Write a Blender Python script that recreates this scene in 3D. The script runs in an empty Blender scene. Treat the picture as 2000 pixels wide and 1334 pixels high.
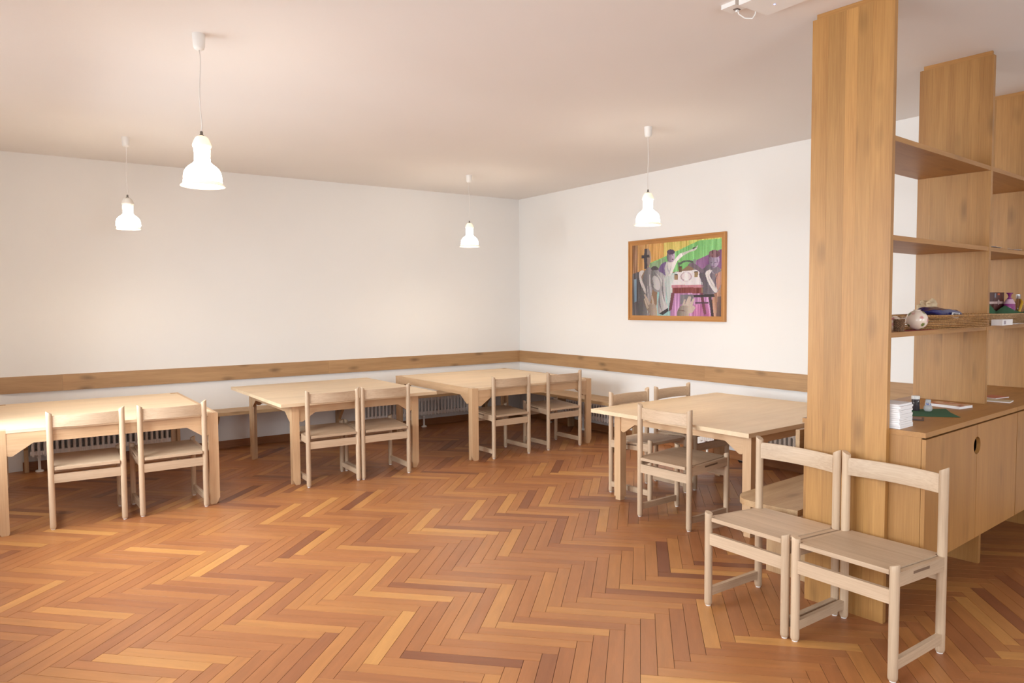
import bpy, bmesh, math, random
from mathutils import Vector, Matrix, Euler
import numpy as np

random.seed(7)
PI = math.pi
SC = bpy.context.scene
COL = SC.collection

# ------------------------------------------------------------------ camera
CAM_F, CAM_YAW, CAM_PITCH, CAM_ROLL, CAM_H = 1409.92, 0.610502, 0.0525873, -0.0066450, 1.62
cam_data = bpy.data.cameras.new('camera')
cam_data.sensor_fit = 'HORIZONTAL'
cam_data.sensor_width = 36.0
cam_data.lens = CAM_F * 36.0 / 2000.0
cam_data.clip_start = 0.02
cam = bpy.data.objects.new('camera', cam_data)
COL.objects.link(cam)
_f0 = Vector((math.sin(CAM_YAW), math.cos(CAM_YAW), 0)); _r0 = Vector((math.cos(CAM_YAW), -math.sin(CAM_YAW), 0)); _u0 = Vector((0, 0, 1))
_f = _f0 * math.cos(CAM_PITCH) - _u0 * math.sin(CAM_PITCH)
_u = _u0 * math.cos(CAM_PITCH) + _f0 * math.sin(CAM_PITCH)
_r = _r0 * math.cos(CAM_ROLL) + _u * math.sin(CAM_ROLL)
_u2 = _u * math.cos(CAM_ROLL) - _r0 * math.sin(CAM_ROLL)
cam.matrix_world = Matrix(((_r.x, _u2.x, -_f.x, 0), (_r.y, _u2.y, -_f.y, 0), (_r.z, _u2.z, -_f.z, CAM_H), (0, 0, 0, 1)))
SC.camera = cam

# ------------------------------------------------------------------ world, daylight, exposure
world = bpy.data.worlds.new('sky'); SC.world = world; world.use_nodes = True
_bg = world.node_tree.nodes['Background']
_bg.inputs[0].default_value = (0.86, 0.93, 1.0, 1); _bg.inputs[1].default_value = 1.0
SC.view_settings.view_transform = 'Standard'
SC.view_settings.look = 'None'
SC.view_settings.exposure = 0.16
SC.view_settings.gamma = 1.0
SC.view_settings.use_curve_mapping = False
SC.cycles.use_denoising = True
SC.cycles.use_adaptive_sampling = True
SC.cycles.adaptive_threshold = 0.12
SC.cycles.max_bounces = 6
SC.cycles.diffuse_bounces = 4
SC.cycles.glossy_bounces = 2
SC.cycles.transmission_bounces = 4

XW, YW, HC = 6.12, 8.55, 3.115          # right wall, far wall, ceiling
XL, YF = -0.45, -2.6                    # window wall, wall behind the camera
WINDOWS = [(4.2, 6.5), (1.3, 3.4), (-1.6, 0.4)]   # daylight openings in the window wall (y from, to)
WZ0, WZ1 = 0.85, 2.45
FILL_WINDOWS = [(0.2, 2.4), (3.3, 5.5)]    # openings added behind the camera to even out the light (x from, to)
DAY_LEFT, DAY_FILL, DAY_COL = (150.0, 85.0, 40.0), (105.0, 40.0), (0.85, 0.95, 1.0)
def day_light(loc, rot, w, h, power, spread=180):
    ld = bpy.data.lights.new('window_daylight', 'AREA'); ld.shape = 'RECTANGLE'
    ld.size = h; ld.size_y = w; ld.energy = power; ld.color = DAY_COL; ld.spread = math.radians(spread)
    lo = bpy.data.objects.new('window_daylight', ld); COL.objects.link(lo)
    lo.location = loc; lo.rotation_euler = rot
TILT = math.radians(26)                 # sky light comes in from above
for k, (a, b) in enumerate(WINDOWS):
    day_light((XL - 0.55, (a + b) / 2, (WZ0 + WZ1) / 2), (0, -PI / 2 + TILT, 0), b - a, WZ1 - WZ0, DAY_LEFT[k], 140)
for k, (a, b) in enumerate(FILL_WINDOWS):
    day_light(((a + b) / 2, YF - 0.55, (WZ0 + WZ1) / 2), (0, -PI / 2 + 0.2, PI / 2), b - a, WZ1 - WZ0, DAY_FILL[k])  # added fill daylight from the unseen front side, brightens the far wall

# ------------------------------------------------------------------ helpers: colour and materials
def lin(c):
    return tuple(((x / 255.0) / 12.92 if x / 255.0 <= 0.04045 else ((x / 255.0 + 0.055) / 1.055) ** 2.4) for x in c)
def rgba(c): return (*lin(c), 1.0)
MATS = {}
def new_mat(name):
    m = bpy.data.materials.new(name); m.use_nodes = True
    return m, m.node_tree, m.node_tree.nodes['Principled BSDF']
def plain(name, col, rough=0.5, metal=0.0, emit=None, strength=0.0, trans=0.0, bump=0.0, bscale=300, alpha=1.0, coat=0.0):
    if name in MATS: return MATS[name]
    m, nt, b = new_mat(name)
    b.inputs['Base Color'].default_value = rgba(col); b.inputs['Roughness'].default_value = rough
    b.inputs['Metallic'].default_value = metal; b.inputs['Transmission Weight'].default_value = trans
    b.inputs['Coat Weight'].default_value = coat
    if emit: b.inputs['Emission Color'].default_value = rgba(emit); b.inputs['Emission Strength'].default_value = strength
    # a little procedural tone variation
    tc = nt.nodes.new('ShaderNodeTexCoord'); nz = nt.nodes.new('ShaderNodeTexNoise'); nz.inputs['Scale'].default_value = bscale
    nt.links.new(tc.outputs['Object'], nz.inputs['Vector'])
    if bump > 0:
        bp = nt.nodes.new('ShaderNodeBump'); bp.inputs['Strength'].default_value = bump; bp.inputs['Distance'].default_value = 0.002
        nt.links.new(nz.outputs['Fac'], bp.inputs['Height']); nt.links.new(bp.outputs['Normal'], b.inputs['Normal'])
    else:
        mr = nt.nodes.new('ShaderNodeMapRange'); mr.inputs['To Min'].default_value = max(0, rough - 0.04); mr.inputs['To Max'].default_value = min(1, rough + 0.04)
        nt.links.new(nz.outputs['Fac'], mr.inputs['Value']); nt.links.new(mr.outputs['Result'], b.inputs['Roughness'])
    MATS[name] = m; return m

def wood(name, light, dark, axis='X', rough=0.45, knots=0.0, grain=1.0, vary=0.10, fine=0.5):
    """Procedural wood: grain runs along the object's own axis; every object gets its own piece of it."""
    key = name + axis
    if key in MATS: return MATS[key]
    m, nt, b = new_mat(key); N, L = nt.nodes, nt.links
    tc = N.new('ShaderNodeTexCoord'); oi = N.new('ShaderNodeObjectInfo')
    off = N.new('ShaderNodeVectorMath'); off.operation = 'MULTIPLY_ADD'; off.inputs[1].default_value = (1, 1, 1)
    sc = N.new('ShaderNodeVectorMath'); sc.operation = 'SCALE'; sc.inputs[0].default_value = (17.3, 31.7, 23.1)
    L.new(oi.outputs['Random'], sc.inputs['Scale'])
    L.new(tc.outputs['Object'], off.inputs[0]); L.new(sc.outputs['Vector'], off.inputs[2])
    def noise(scale_across, scale_along, detail, dist=0.0):
        mp = N.new('ShaderNodeMapping')
        s = [scale_across * grain] * 3; s['XYZ'.index(axis)] = scale_along * grain
        mp.inputs['Scale'].default_value = s
        nz = N.new('ShaderNodeTexNoise'); nz.inputs['Scale'].default_value = 1.0; nz.inputs['Detail'].default_value = detail
        nz.inputs['Roughness'].default_value = 0.6; nz.inputs['Distortion'].default_value = dist
        L.new(off.outputs['Vector'], mp.inputs['Vector']); L.new(mp.outputs['Vector'], nz.inputs['Vector'])
        return nz
    n1 = noise(14, 0.9, 3, 0.6); n2 = noise(190, 5.0, 4); n3 = noise(3.0, 1.2, 2)
    mix = N.new('ShaderNodeMath'); mix.operation = 'MULTIPLY_ADD'; mix.inputs[1].default_value = 1.0 - fine
    m2 = N.new('ShaderNodeMath'); m2.operation = 'MULTIPLY'; m2.inputs[1].default_value = fine
    L.new(n2.outputs['Fac'], m2.inputs[0]); L.new(n1.outputs['Fac'], mix.inputs[0]); L.new(m2.outputs[0], mix.inputs[2])
    rp = N.new('ShaderNodeValToRGB'); rp.color_ramp.elements[0].position = 0.30; rp.color_ramp.elements[1].position = 0.68
    rp.color_ramp.elements[0].color = rgba(dark); rp.color_ramp.elements[1].color = rgba(light)
    L.new(mix.outputs[0], rp.inputs['Fac'])
    hs = N.new('ShaderNodeHueSaturation')
    v1 = N.new('ShaderNodeMapRange'); v1.inputs['To Min'].default_value = 1 - vary; v1.inputs['To Max'].default_value = 1 + vary
    L.new(oi.outputs['Random'], v1.inputs['Value'])
    v2 = N.new('ShaderNodeMapRange'); v2.inputs['From Min'].default_value = 0.3; v2.inputs['From Max'].default_value = 0.7
    v2.inputs['To Min'].default_value = 0.93; v2.inputs['To Max'].default_value = 1.07
    L.new(n3.outputs['Fac'], v2.inputs['Value'])
    vm = N.new('ShaderNodeMath'); vm.operation = 'MULTIPLY'; L.new(v1.outputs[0], vm.inputs[0]); L.new(v2.outputs[0], vm.inputs[1])
    L.new(vm.outputs[0], hs.inputs['Value']); L.new(rp.outputs['Color'], hs.inputs['Color'])
    col = hs.outputs['Color']
    if knots > 0:
        mp = N.new('ShaderNodeMapping'); s = [7.0] * 3; s['XYZ'.index(axis)] = 2.6; mp.inputs['Scale'].default_value = s
        vo = N.new('ShaderNodeTexVoronoi'); vo.inputs['Scale'].default_value = 1.0
        wn = N.new('ShaderNodeMixRGB'); wn.blend_type = 'ADD'; wn.inputs['Fac'].default_value = 0.25
        L.new(off.outputs['Vector'], mp.inputs['Vector']); L.new(mp.outputs['Vector'], wn.inputs[1]); L.new(n1.outputs['Color'], wn.inputs[2])
        L.new(wn.outputs[0], vo.inputs['Vector'])
        kr = N.new('ShaderNodeMapRange'); kr.inputs['From Min'].default_value = 0.05; kr.inputs['From Max'].default_value = 0.24
        kr.inputs['To Min'].default_value = knots; kr.inputs['To Max'].default_value = 0.0
        L.new(vo.outputs['Distance'], kr.inputs['Value'])
        km = N.new('ShaderNodeMixRGB'); km.inputs[2].default_value = (*[x * 0.45 for x in lin(dark)], 1)
        L.new(kr.outputs[0], km.inputs['Fac']); L.new(col, km.inputs[1]); col = km.outputs[0]
    L.new(col, b.inputs['Base Color'])
    b.inputs['Roughness'].default_value = rough
    MATS[key] = m; return m

def plaster(name, col):
    m, nt, b = new_mat(name); N, L = nt.nodes, nt.links
    tc = N.new('ShaderNodeTexCoord')
    n1 = N.new('ShaderNodeTexNoise'); n1.inputs['Scale'].default_value = 1.3; n1.inputs['Detail'].default_value = 1
    L.new(tc.outputs['Object'], n1.inputs['Vector'])
    rp = N.new('ShaderNodeValToRGB'); c = lin(col)
    rp.color_ramp.elements[0].color = (*[x * 0.975 for x in c], 1); rp.color_ramp.elements[1].color = (*[min(1, x * 1.015) for x in c], 1)
    L.new(n1.outputs['Fac'], rp.inputs['Fac']); L.new(rp.outputs['Color'], b.inputs['Base Color'])
    b.inputs['Roughness'].default_value = 0.9
    b.inputs['Specular IOR Level'].default_value = 0.2
    return m

def parquet(name, attr_type):
    """Beech/cherry parquet block; tone per block, grain along uv.x."""
    m, nt, b = new_mat(name); N, L = nt.nodes, nt.links
    at = N.new('ShaderNodeAttribute'); at.attribute_type = attr_type; at.attribute_name = 'tone'
    uv = N.new('ShaderNodeUVMap'); uv.uv_map = 'uv'
    sc = N.new('ShaderNodeVectorMath'); sc.operation = 'SCALE'; sc.inputs[0].default_value = (53.0, 29.0, 0.0)
    L.new(at.outputs['Fac'], sc.inputs['Scale'])
    ad = N.new('ShaderNodeVectorMath'); ad.operation = 'ADD'; L.new(uv.outputs['UV'], ad.inputs[0]); L.new(sc.outputs['Vector'], ad.inputs[1])
    def noise(sx, sy, det, dist=0):
        mp = N.new('ShaderNodeMapping'); mp.inputs['Scale'].default_value = (sx, sy, 1)
        nz = N.new('ShaderNodeTexNoise'); nz.inputs['Scale'].default_value = 1; nz.inputs['Detail'].default_value = det; nz.inputs['Distortion'].default_value = dist
        L.new(ad.outputs['Vector'], mp.inputs['Vector']); L.new(mp.outputs['Vector'], nz.inputs['Vector']); return nz
    g1 = noise(3.0, 26, 3, 0.5); g2 = noise(14, 330, 3); g3 = noise(5, 9, 2)
    rp = N.new('ShaderNodeValToRGB'); cr = rp.color_ramp
    cr.elements[0].position = 0.0; cr.elements[0].color = rgba(FLOOR_TONES[0])
    cr.elements[1].position = 1.0; cr.elements[1].color = rgba(FLOOR_TONES[4])
    for p_, c_ in ((0.18, FLOOR_TONES[1]), (0.5, FLOOR_TONES[2]), (0.8, FLOOR_TONES[3])):
        e = cr.elements.new(p_); e.color = rgba(c_)
    L.new(at.outputs['Fac'], rp.inputs['Fac'])
    hs = N.new('ShaderNodeHueSaturation'); L.new(rp.outputs['Color'], hs.inputs['Color'])
    s1 = N.new('ShaderNodeMath'); s1.operation = 'ADD'; L.new(g1.outputs['Fac'], s1.inputs[0])
    s1b = N.new('ShaderNodeMath'); s1b.operation = 'MULTIPLY'; s1b.inputs[1].default_value = 0.5; L.new(g2.outputs['Fac'], s1b.inputs[0]); L.new(s1b.outputs[0], s1.inputs[1])
    mr = N.new('ShaderNodeMapRange'); mr.inputs['From Min'].default_value = 0.45; mr.inputs['From Max'].default_value = 1.05
    mr.inputs['To Min'].default_value = 0.86; mr.inputs['To Max'].default_value = 1.13
    L.new(s1.outputs[0], mr.inputs['Value']); L.new(mr.outputs[0], hs.inputs['Value'])
    L.new(hs.outputs['Color'], b.inputs['Base Color'])
    rr = N.new('ShaderNodeMapRange'); rr.inputs['To Min'].default_value = 0.30; rr.inputs['To Max'].default_value = 0.46
    L.new(g3.outputs['Fac'], rr.inputs['Value']); L.new(rr.outputs[0], b.inputs['Roughness'])
    return m

FLOOR_TONES = [(122, 71, 46), (148, 91, 55), (162, 103, 60), (174, 116, 65), (190, 134, 75)]
CHAIR_L, CHAIR_D = (204, 177, 149), (174, 145, 118)
TABLE_L, TABLE_D = (230, 205, 172), (214, 183, 147)
PANEL_L, PANEL_D = (185, 135, 76), (160, 110, 58)
RAIL_L, RAIL_D = (190, 150, 106), (158, 118, 80)
def W_chair(ax): return wood('chair_oak_', CHAIR_L, CHAIR_D, ax, 0.5, 0.0, vary=0.07)
def W_table(ax): return wood('table_beech_', TABLE_L, TABLE_D, ax, 0.42, 0.0, vary=0.04)
def W_frame(ax): return wood('table_frame_shaded_', (212, 176, 138), (188, 148, 110), ax, 0.45, 0.0, vary=0.05)  # wood much like the tops, darkened to paint in the shade below them
def W_stave(ax): return wood('stave_oak_', (190, 141, 80), (158, 109, 58), ax, 0.45, 0.5, vary=0.10)
def W_panel(ax): return wood('panel_oak_', PANEL_L, PANEL_D, ax, 0.45, 0.35, vary=0.07)
def W_rail(ax): return wood('rail_oak_', RAIL_L, RAIL_D, ax, 0.5, 0.75, vary=0.06)
def W_bench(ax): return wood('bench_oak_', (198, 164, 124), (160, 122, 84), ax, 0.5, 0.5, vary=0.06)
M_WALL = plaster('wall_plaster', (238, 234, 231))
M_CEIL = plaster('ceiling_plaster', (236, 230, 226))
M_WHITE = plain('white_enamel', (236, 230, 226), 0.35)
M_PLASTIC = plain('white_plastic', (238, 234, 230), 0.4)

# ------------------------------------------------------------------ helpers: meshes
def to_mesh(bm, name, smooth=False, bevel=0.0, seg=2, ang=0.6):
    if bevel > 0:
        es = [e for e in bm.edges if len(e.link_faces) == 2 and e.calc_face_angle(0) > ang]
        bmesh.ops.bevel(bm, geom=es, offset=bevel, segments=seg, affect='EDGES', profile=0.6)
    bmesh.ops.recalc_face_normals(bm, faces=bm.faces[:])
    me = bpy.data.meshes.new(name); bm.to_mesh(me); bm.free()
    if smooth:
        me.polygons.foreach_set('use_smooth', [True] * len(me.polygons))
        me.set_sharp_from_angle(angle=0.7)
    return me
def obj(name, me, mat, parent=None, loc=(0, 0, 0), rot=(0, 0, 0)):
    o = bpy.data.objects.new(name, me); COL.objects.link(o)
    if me is not None and mat is not None and len(me.materials) == 0:
        for q in (mat if isinstance(mat, (list, tuple)) else [mat]): me.materials.append(q)
    if parent: o.parent = parent
    o.location = loc; o.rotation_euler = rot
    return o
def empty(name, loc=(0, 0, 0), rz=0.0):
    o = bpy.data.objects.new(name, None); COL.objects.link(o); o.empty_display_size = 0.1
    o.location = loc; o.rotation_euler = (0, 0, rz); return o
def tag(o, label=None, cat=None, group=None, kind=None):
    if label: o['label'] = label
    if cat: o['category'] = cat
    if group: o['group'] = group
    if kind: o['kind'] = kind
    return o
def bx(bm, x0, x1, y0, y1, z0, z1):
    v = [bm.verts.new(p) for p in ((x0, y0, z0), (x1, y0, z0), (x1, y1, z0), (x0, y1, z0), (x0, y0, z1), (x1, y0, z1), (x1, y1, z1), (x0, y1, z1))]
    for f in ((3, 2, 1, 0), (4, 5, 6, 7), (0, 1, 5, 4), (1, 2, 6, 5), (2, 3, 7, 6), (3, 0, 4, 7)):
        bm.faces.new([v[i] for i in f])
def box_mesh(name, x0, x1, y0, y1, z0, z1, bevel=0.0, seg=2):
    bm = bmesh.new(); bx(bm, x0, x1, y0, y1, z0, z1); return to_mesh(bm, name, bevel > 0, bevel, seg)
def box_c(name, sx, sy, sz, bevel=0.0, seg=2):
    return box_mesh(name, -sx / 2, sx / 2, -sy / 2, sy / 2, -sz / 2, sz / 2, bevel, seg)
def prism(bm, pts, axis, a0, a1):
    """Extrude a 2-D outline along an axis: X -> pts are (y,z), Y -> (x,z), Z -> (x,y)."""
    def P(p, a): return {'X': (a, p[0], p[1]), 'Y': (p[0], a, p[1]), 'Z': (p[0], p[1], a)}[axis]
    A = [bm.verts.new(P(p, a0)) for p in pts]; B = [bm.verts.new(P(p, a1)) for p in pts]
    bm.faces.new(A[::-1]); bm.faces.new(B); n = len(pts)
    for i in range(n): bm.faces.new((A[i], A[(i + 1) % n], B[(i + 1) % n], B[i]))
def prism_mesh(name, pts, axis, a0, a1, bevel=0.0, seg=2, smooth=None):
    bm = bmesh.new(); prism(bm, pts, axis, a0, a1); return to_mesh(bm, name, bevel > 0 if smooth is None else smooth, bevel, seg)
def lathe(bm, prof, n=32, c=(0, 0, 0), cap0=False, cap1=False, sx=1.0, sy=1.0):
    rings = []
    for r, z in prof:
        rings.append([bm.verts.new((c[0] + r * sx * math.cos(2 * PI * i / n), c[1] + r * sy * math.sin(2 * PI * i / n), c[2] + z)) for i in range(n)])
    for a, b in zip(rings, rings[1:]):
        for i in range(n): bm.faces.new((a[i], a[(i + 1) % n], b[(i + 1) % n], b[i]))
    if cap0: bm.faces.new(rings[0][::-1])
    if cap1: bm.faces.new(rings[-1])
    return rings
def lathe_mesh(name, prof, n=32, cap0=False, cap1=False, sx=1.0, sy=1.0):
    bm = bmesh.new(); lathe(bm, prof, n, (0, 0, 0), cap0, cap1, sx, sy); return to_mesh(bm, name, True)
def tube(bm, pts, r, n=8):
    pts = [Vector(p) for p in pts]; rings = []
    for i, p in enumerate(pts):
        d = (pts[min(i + 1, len(pts) - 1)] - pts[max(i - 1, 0)]).normalized()
        a = d.cross(Vector((0.3, 0.5, 0.81))).normalized(); b_ = d.cross(a)
        rr = r[i] if isinstance(r, (list, tuple)) else r
        rings.append([bm.verts.new(p + a * rr * math.cos(2 * PI * k / n) + b_ * rr * math.sin(2 * PI * k / n)) for k in range(n)])
    for a, b_ in zip(rings, rings[1:]):
        for i in range(n): bm.faces.new((a[i], a[(i + 1) % n], b_[(i + 1) % n], b_[i]))
    bm.faces.new(rings[0][::-1]); bm.faces.new(rings[-1])
def copy_tree(o, parent=None):
    c = o.copy(); COL.objects.link(c)
    if parent: c.parent = parent
    for ch in o.children: copy_tree(ch, c)
    return c

# ------------------------------------------------------------------ projection, used only to rank floor blocks by how large they show
def project(P):
    d = Vector(P) - Vector((0, 0, CAM_H)); z = d.dot(_f)
    if z < 0.05: return None
    return (1000 + CAM_F * d.dot(_r) / z, 667 - CAM_F * d.dot(_u2) / z)

# ================================================================== THE ROOM
# floor base (the dark bed under the blocks)
floor = obj('floor', box_mesh('floor', XL - 0.02, XW + 0.02, YF - 0.02, YW + 0.02, -0.12, -0.006), plain('floor_bed', (44, 26, 18), 0.9))
tag(floor, 'herringbone parquet floor of reddish brown wood blocks', None, None, 'structure')

# herringbone blocks: length along (1,-1) or (1,1)
PW, PL, GAP = 0.0746, 0.5657, 0.0020
S2 = math.sqrt(2)
Y_OFF = 3.40 - (PW - PL) / S2
X_OFF = 2.612 - (PL + PW) / S2
blocks = []
nI = int(16 / (PW * S2))
for j in range(-14, 14):
    for i in range(-nI, nI):
        for kind in (0, 1):
            if kind == 0: s0, t0, ls, lt = i * PW - j * PL, i * PW + j * PL, PL, PW
            else: s0, t0, ls, lt = (i - 1) * PW - j * PL, i * PW + j * PL, PW, PL
            cs, ct = s0 + ls / 2, t0 + lt / 2
            cx, cy = (cs + ct) / S2 + X_OFF, (ct - cs) / S2 + Y_OFF
            if XL - 0.15 < cx < XW + 0.1 and YF < cy < YW + 0.1:
                blocks.append((cx, cy, -PI / 4 if kind == 0 else PI / 4))
def block_poly(cx, cy, a, g=GAP):
    c, s = math.cos(a), math.sin(a); hl, hw = (PL - g) / 2, (PW - g) / 2
    return [(cx + c * x - s * y, cy + s * x + c * y) for x, y in ((-hl, -hw), (hl, -hw), (hl, hw), (-hl, hw))]
def clip(poly, fn):
    out = []
    for a, b in zip(poly, poly[1:] + poly[:1]):
        fa, fb = fn(a), fn(b)
        if fa >= 0: out.append(a)
        if fa * fb < 0:
            t = fa / (fa - fb); out.append((a[0] + t * (b[0] - a[0]), a[1] + t * (b[1] - a[1])))
    return out
def area(poly): return abs(sum(a[0] * b[1] - b[0] * a[1] for a, b in zip(poly, poly[1:] + poly[:1]))) / 2
ranked = []
rng = random.Random(11)
for (cx, cy, a) in blocks:
    P = block_poly(cx, cy, a)
    inside = all(XL + 0.005 < x < XW - 0.005 and YF + 0.005 < y < YW - 0.005 for x, y in P)
    pr = [project((x, y, 0)) for x, y in P]
    vis = 0.0
    if all(p is not None for p in pr):
        q = pr
        for fn in (lambda p: p[0], lambda p: 2000 - p[0], lambda p: p[1], lambda p: 1334 - p[1]):
            q = clip(q, fn)
            if len(q) < 3: break
        vis = area(q) if len(q) >= 3 else 0.0
    # cabinets hide what is under them
    tone = min(1.0, max(0.0, rng.gauss(0.53, 0.16)))
    if rng.random() < 0.07: tone = rng.uniform(0.0, 0.2)
    if rng.random() < 0.08: tone = rng.uniform(0.85, 1.0)
    ranked.append((vis if inside else -1.0, cx, cy, a, tone, inside))
ranked.sort(key=lambda t: -t[0])
def block_mesh():
    bm = bmesh.new(); hl, hw = (PL - GAP) / 2, (PW - GAP) / 2
    lay = bm.loops.layers.uv.new('uv'); e = 0.0003
    lo = [bm.verts.new(p) for p in ((-hl, -hw, -0.008), (hl, -hw, -0.008), (hl, hw, -0.008), (-hl, hw, -0.008))]
    mi = [bm.verts.new((v.co.x, v.co.y, -e)) for v in lo]
    to = [bm.verts.new((v.co.x - math.copysign(e, v.co.x), v.co.y - math.copysign(e, v.co.y), 0.0)) for v in lo]
    bm.faces.new(to); bm.faces.new(lo[::-1])
    for A, B in ((lo, mi), (mi, to)):
        for i in range(4): bm.faces.new((A[i], A[(i + 1) % 4], B[(i + 1) % 4], B[i]))
    for f in bm.faces:
        for l in f.loops: l[lay].uv = (l.vert.co.x, l.vert.co.y)
    return to_mesh(bm, 'plank')
M_BLOCK = parquet('parquet_block', 'OBJECT'); M_BLOCKS = parquet('parquet_blocks', 'GEOMETRY')
bmesh_me = block_mesh(); bmesh_me.materials.append(M_BLOCK)
N_SINGLE = 300
for k, (vis, cx, cy, a, tone, ins) in enumerate(ranked[:N_SINGLE]):
    o = bpy.data.objects.new('plank', bmesh_me); COL.objects.link(o); o.parent = floor
    o.location = (cx, cy, rng.uniform(-0.0003, 0.0)); o.rotation_euler = (0, 0, a + (PI if rng.random() < 0.5 else 0)); o['tone'] = tone
# all the other blocks, one joined part
bm = bmesh.new(); lay = bm.loops.layers.uv.new('uv'); tl = bm.faces.layers.float.new('tone')
for (vis, cx, cy, a, tone, ins) in ranked[N_SINGLE:]:
    P = block_poly(cx, cy, a)
    if not ins:
        for fn in (lambda p: p[0] - XL, lambda p: XW - p[0], lambda p: p[1] - YF, lambda p: YW - p[1]):
            P = clip(P, fn)
            if len(P) < 3: break
        if len(P) < 3 or area(P) < 1e-5: continue
    c, s = math.cos(-a), math.sin(-a)
    top = [bm.verts.new((x, y, 0)) for x, y in P]; bot = [bm.verts.new((x, y, -0.008)) for x, y in P]
    fs = [bm.faces.new(top)]
    n = len(P)
    for i in range(n): fs.append(bm.faces.new((bot[i], bot[(i + 1) % n], top[(i + 1) % n], top[i])))
    for f in fs:
        f[tl] = tone
        for l in f.loops:
            dx, dy = l.vert.co.x - cx, l.vert.co.y - cy
            l[lay].uv = (c * dx - s * dy, s * dx + c * dy)
me = bpy.data.meshes.new('parquet'); bm.to_mesh(me); bm.free()
rest = obj('parquet', me, M_BLOCKS, floor); tag(rest, None, None, None, 'stuff')

ceiling = obj('ceiling', box_mesh('ceiling', XL - 0.5, XW + 0.3, YF - 0.3, YW + 0.3, HC, HC + 0.2), M_CEIL)
tag(ceiling, 'plain white plastered ceiling', kind='structure')
# far wall on the left, its left end turning the corner in a curve
bm = bmesh.new()
pts = [(XW + 0.3, YW), (0.05, YW)]
rc = 0.5
for k in range(1, 9):
    t = k / 8 * PI / 2; pts.append((0.05 - rc * math.sin(t), YW - rc + rc * math.cos(t)))
pts += [(XL - 0.35, YW - rc), (XL - 0.35, YW + 0.3), (XW + 0.3, YW + 0.3)]
prism(bm, pts, 'Z', -0.12, HC + 0.1)
wall_left = obj('wall_left', to_mesh(bm, 'wall_left', True), M_WALL); tag(wall_left, 'long bare white wall behind the three tables', kind='structure')
wall_right = obj('wall_right', box_mesh('wall_right', XW, XW + 0.3, YF - 0.3, YW, -0.12, HC + 0.1), M_WALL); tag(wall_right, 'white wall with the framed painting', kind='structure')
bm = bmesh.new()
xs_ = [XL]
for a, b in FILL_WINDOWS: xs_ += [a, b]
xs_.append(XW)
for i in range(0, len(xs_), 2): bx(bm, xs_[i], xs_[i + 1], YF - 0.3, YF, -0.12, HC + 0.1)
for a, b in FILL_WINDOWS:
    bx(bm, a, b, YF - 0.3, YF, -0.12, WZ0); bx(bm, a, b, YF - 0.3, YF, WZ1, HC + 0.1)
wall_front = obj('wall_front', to_mesh(bm, 'wall_front'), M_WALL); tag(wall_front, 'white wall behind the camera with windows added for fill light', kind='structure')
bm = bmesh.new(); xt0, xt1 = XL - 0.35, XL
ys = [YF - 0.3]
for a, b in sorted(WINDOWS): ys += [a, b]
ys.append(YW - rc)
for i in range(0, len(ys), 2): bx(bm, xt0, xt1, ys[i], ys[i + 1], -0.12, HC + 0.1)
for a, b in WINDOWS:
    bx(bm, xt0, xt1, a, b, -0.12, WZ0); bx(bm, xt0, xt1, a, b, WZ1, HC + 0.1)
wall_window = obj('wall_window', to_mesh(bm, 'wall_window'), M_WALL); tag(wall_window, 'white window wall on the left of the camera', kind='structure')
# windows
mg, nt, b_ = new_mat('window_glass'); nt.nodes.remove(b_)
tr = nt.nodes.new('ShaderNodeBsdfTransparent'); gl = nt.nodes.new('ShaderNodeBsdfGlossy'); gl.inputs['Roughness'].default_value = 0.02
mx = nt.nodes.new('ShaderNodeMixShader'); mx.inputs[0].default_value = 0.06
nt.links.new(tr.outputs[0], mx.inputs[1]); nt.links.new(gl.outputs[0], mx.inputs[2]); nt.links.new(mx.outputs[0], nt.nodes['Material Output'].inputs['Surface'])
def window(name, loc, rz, w, label):
    """Local x across the opening, y outwards through the wall."""
    t, h0, h1 = 0.06, WZ0, WZ1
    bm = bmesh.new(); hw = w / 2
    bx(bm, -hw, -hw + t, 0.20, 0.26, h0, h1); bx(bm, hw - t, hw, 0.20, 0.26, h0, h1)
    bx(bm, -hw + t, hw - t, 0.20, 0.26, h0, h0 + t); bx(bm, -hw + t, hw - t, 0.20, 0.26, h1 - t, h1)
    bx(bm, -0.05, 0.05, 0.20, 0.26, h0 + t, h1 - t)
    o = obj(name, to_mesh(bm, 'window_frame'), M_WHITE, None, loc, (0, 0, rz)); tag(o, label, kind='structure')
    for a, b in ((-hw + t, -0.05), (0.05, hw - t)):
        obj('pane', box_mesh('pane', a, b, 0.227, 0.233, h0 + t, h1 - t), mg, o)
k = 0
for a, b in WINDOWS:
    k += 1; window('window_%d' % k, (XL, (a + b) / 2, 0), PI / 2, b - a, 'white casement window in the wall left of the camera')
for a, b in FILL_WINDOWS:
    k += 1; window('window_%d' % k, ((a + b) / 2, YF, 0), PI, b - a, 'white casement window added behind the camera for fill light')

# baseboards
M_BASE = lambda ax: wood('baseboard_oak_', (164, 106, 62), (126, 76, 42), ax, 0.5, 0.0, vary=0.03)
bl = obj('baseboard_left', box_mesh('baseboard_left', 0.08, XW, YW - 0.016, YW, 0.0, 0.085, 0.003), M_BASE('X')); tag(bl, 'low oak skirting board along the far wall', kind='structure')
br = obj('baseboard_right', box_mesh('baseboard_right', XW - 0.016, XW, YF, YW - 0.016, 0.0, 0.085, 0.003), M_BASE('Y')); tag(br, 'low oak skirting board along the painting wall', kind='structure')

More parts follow.
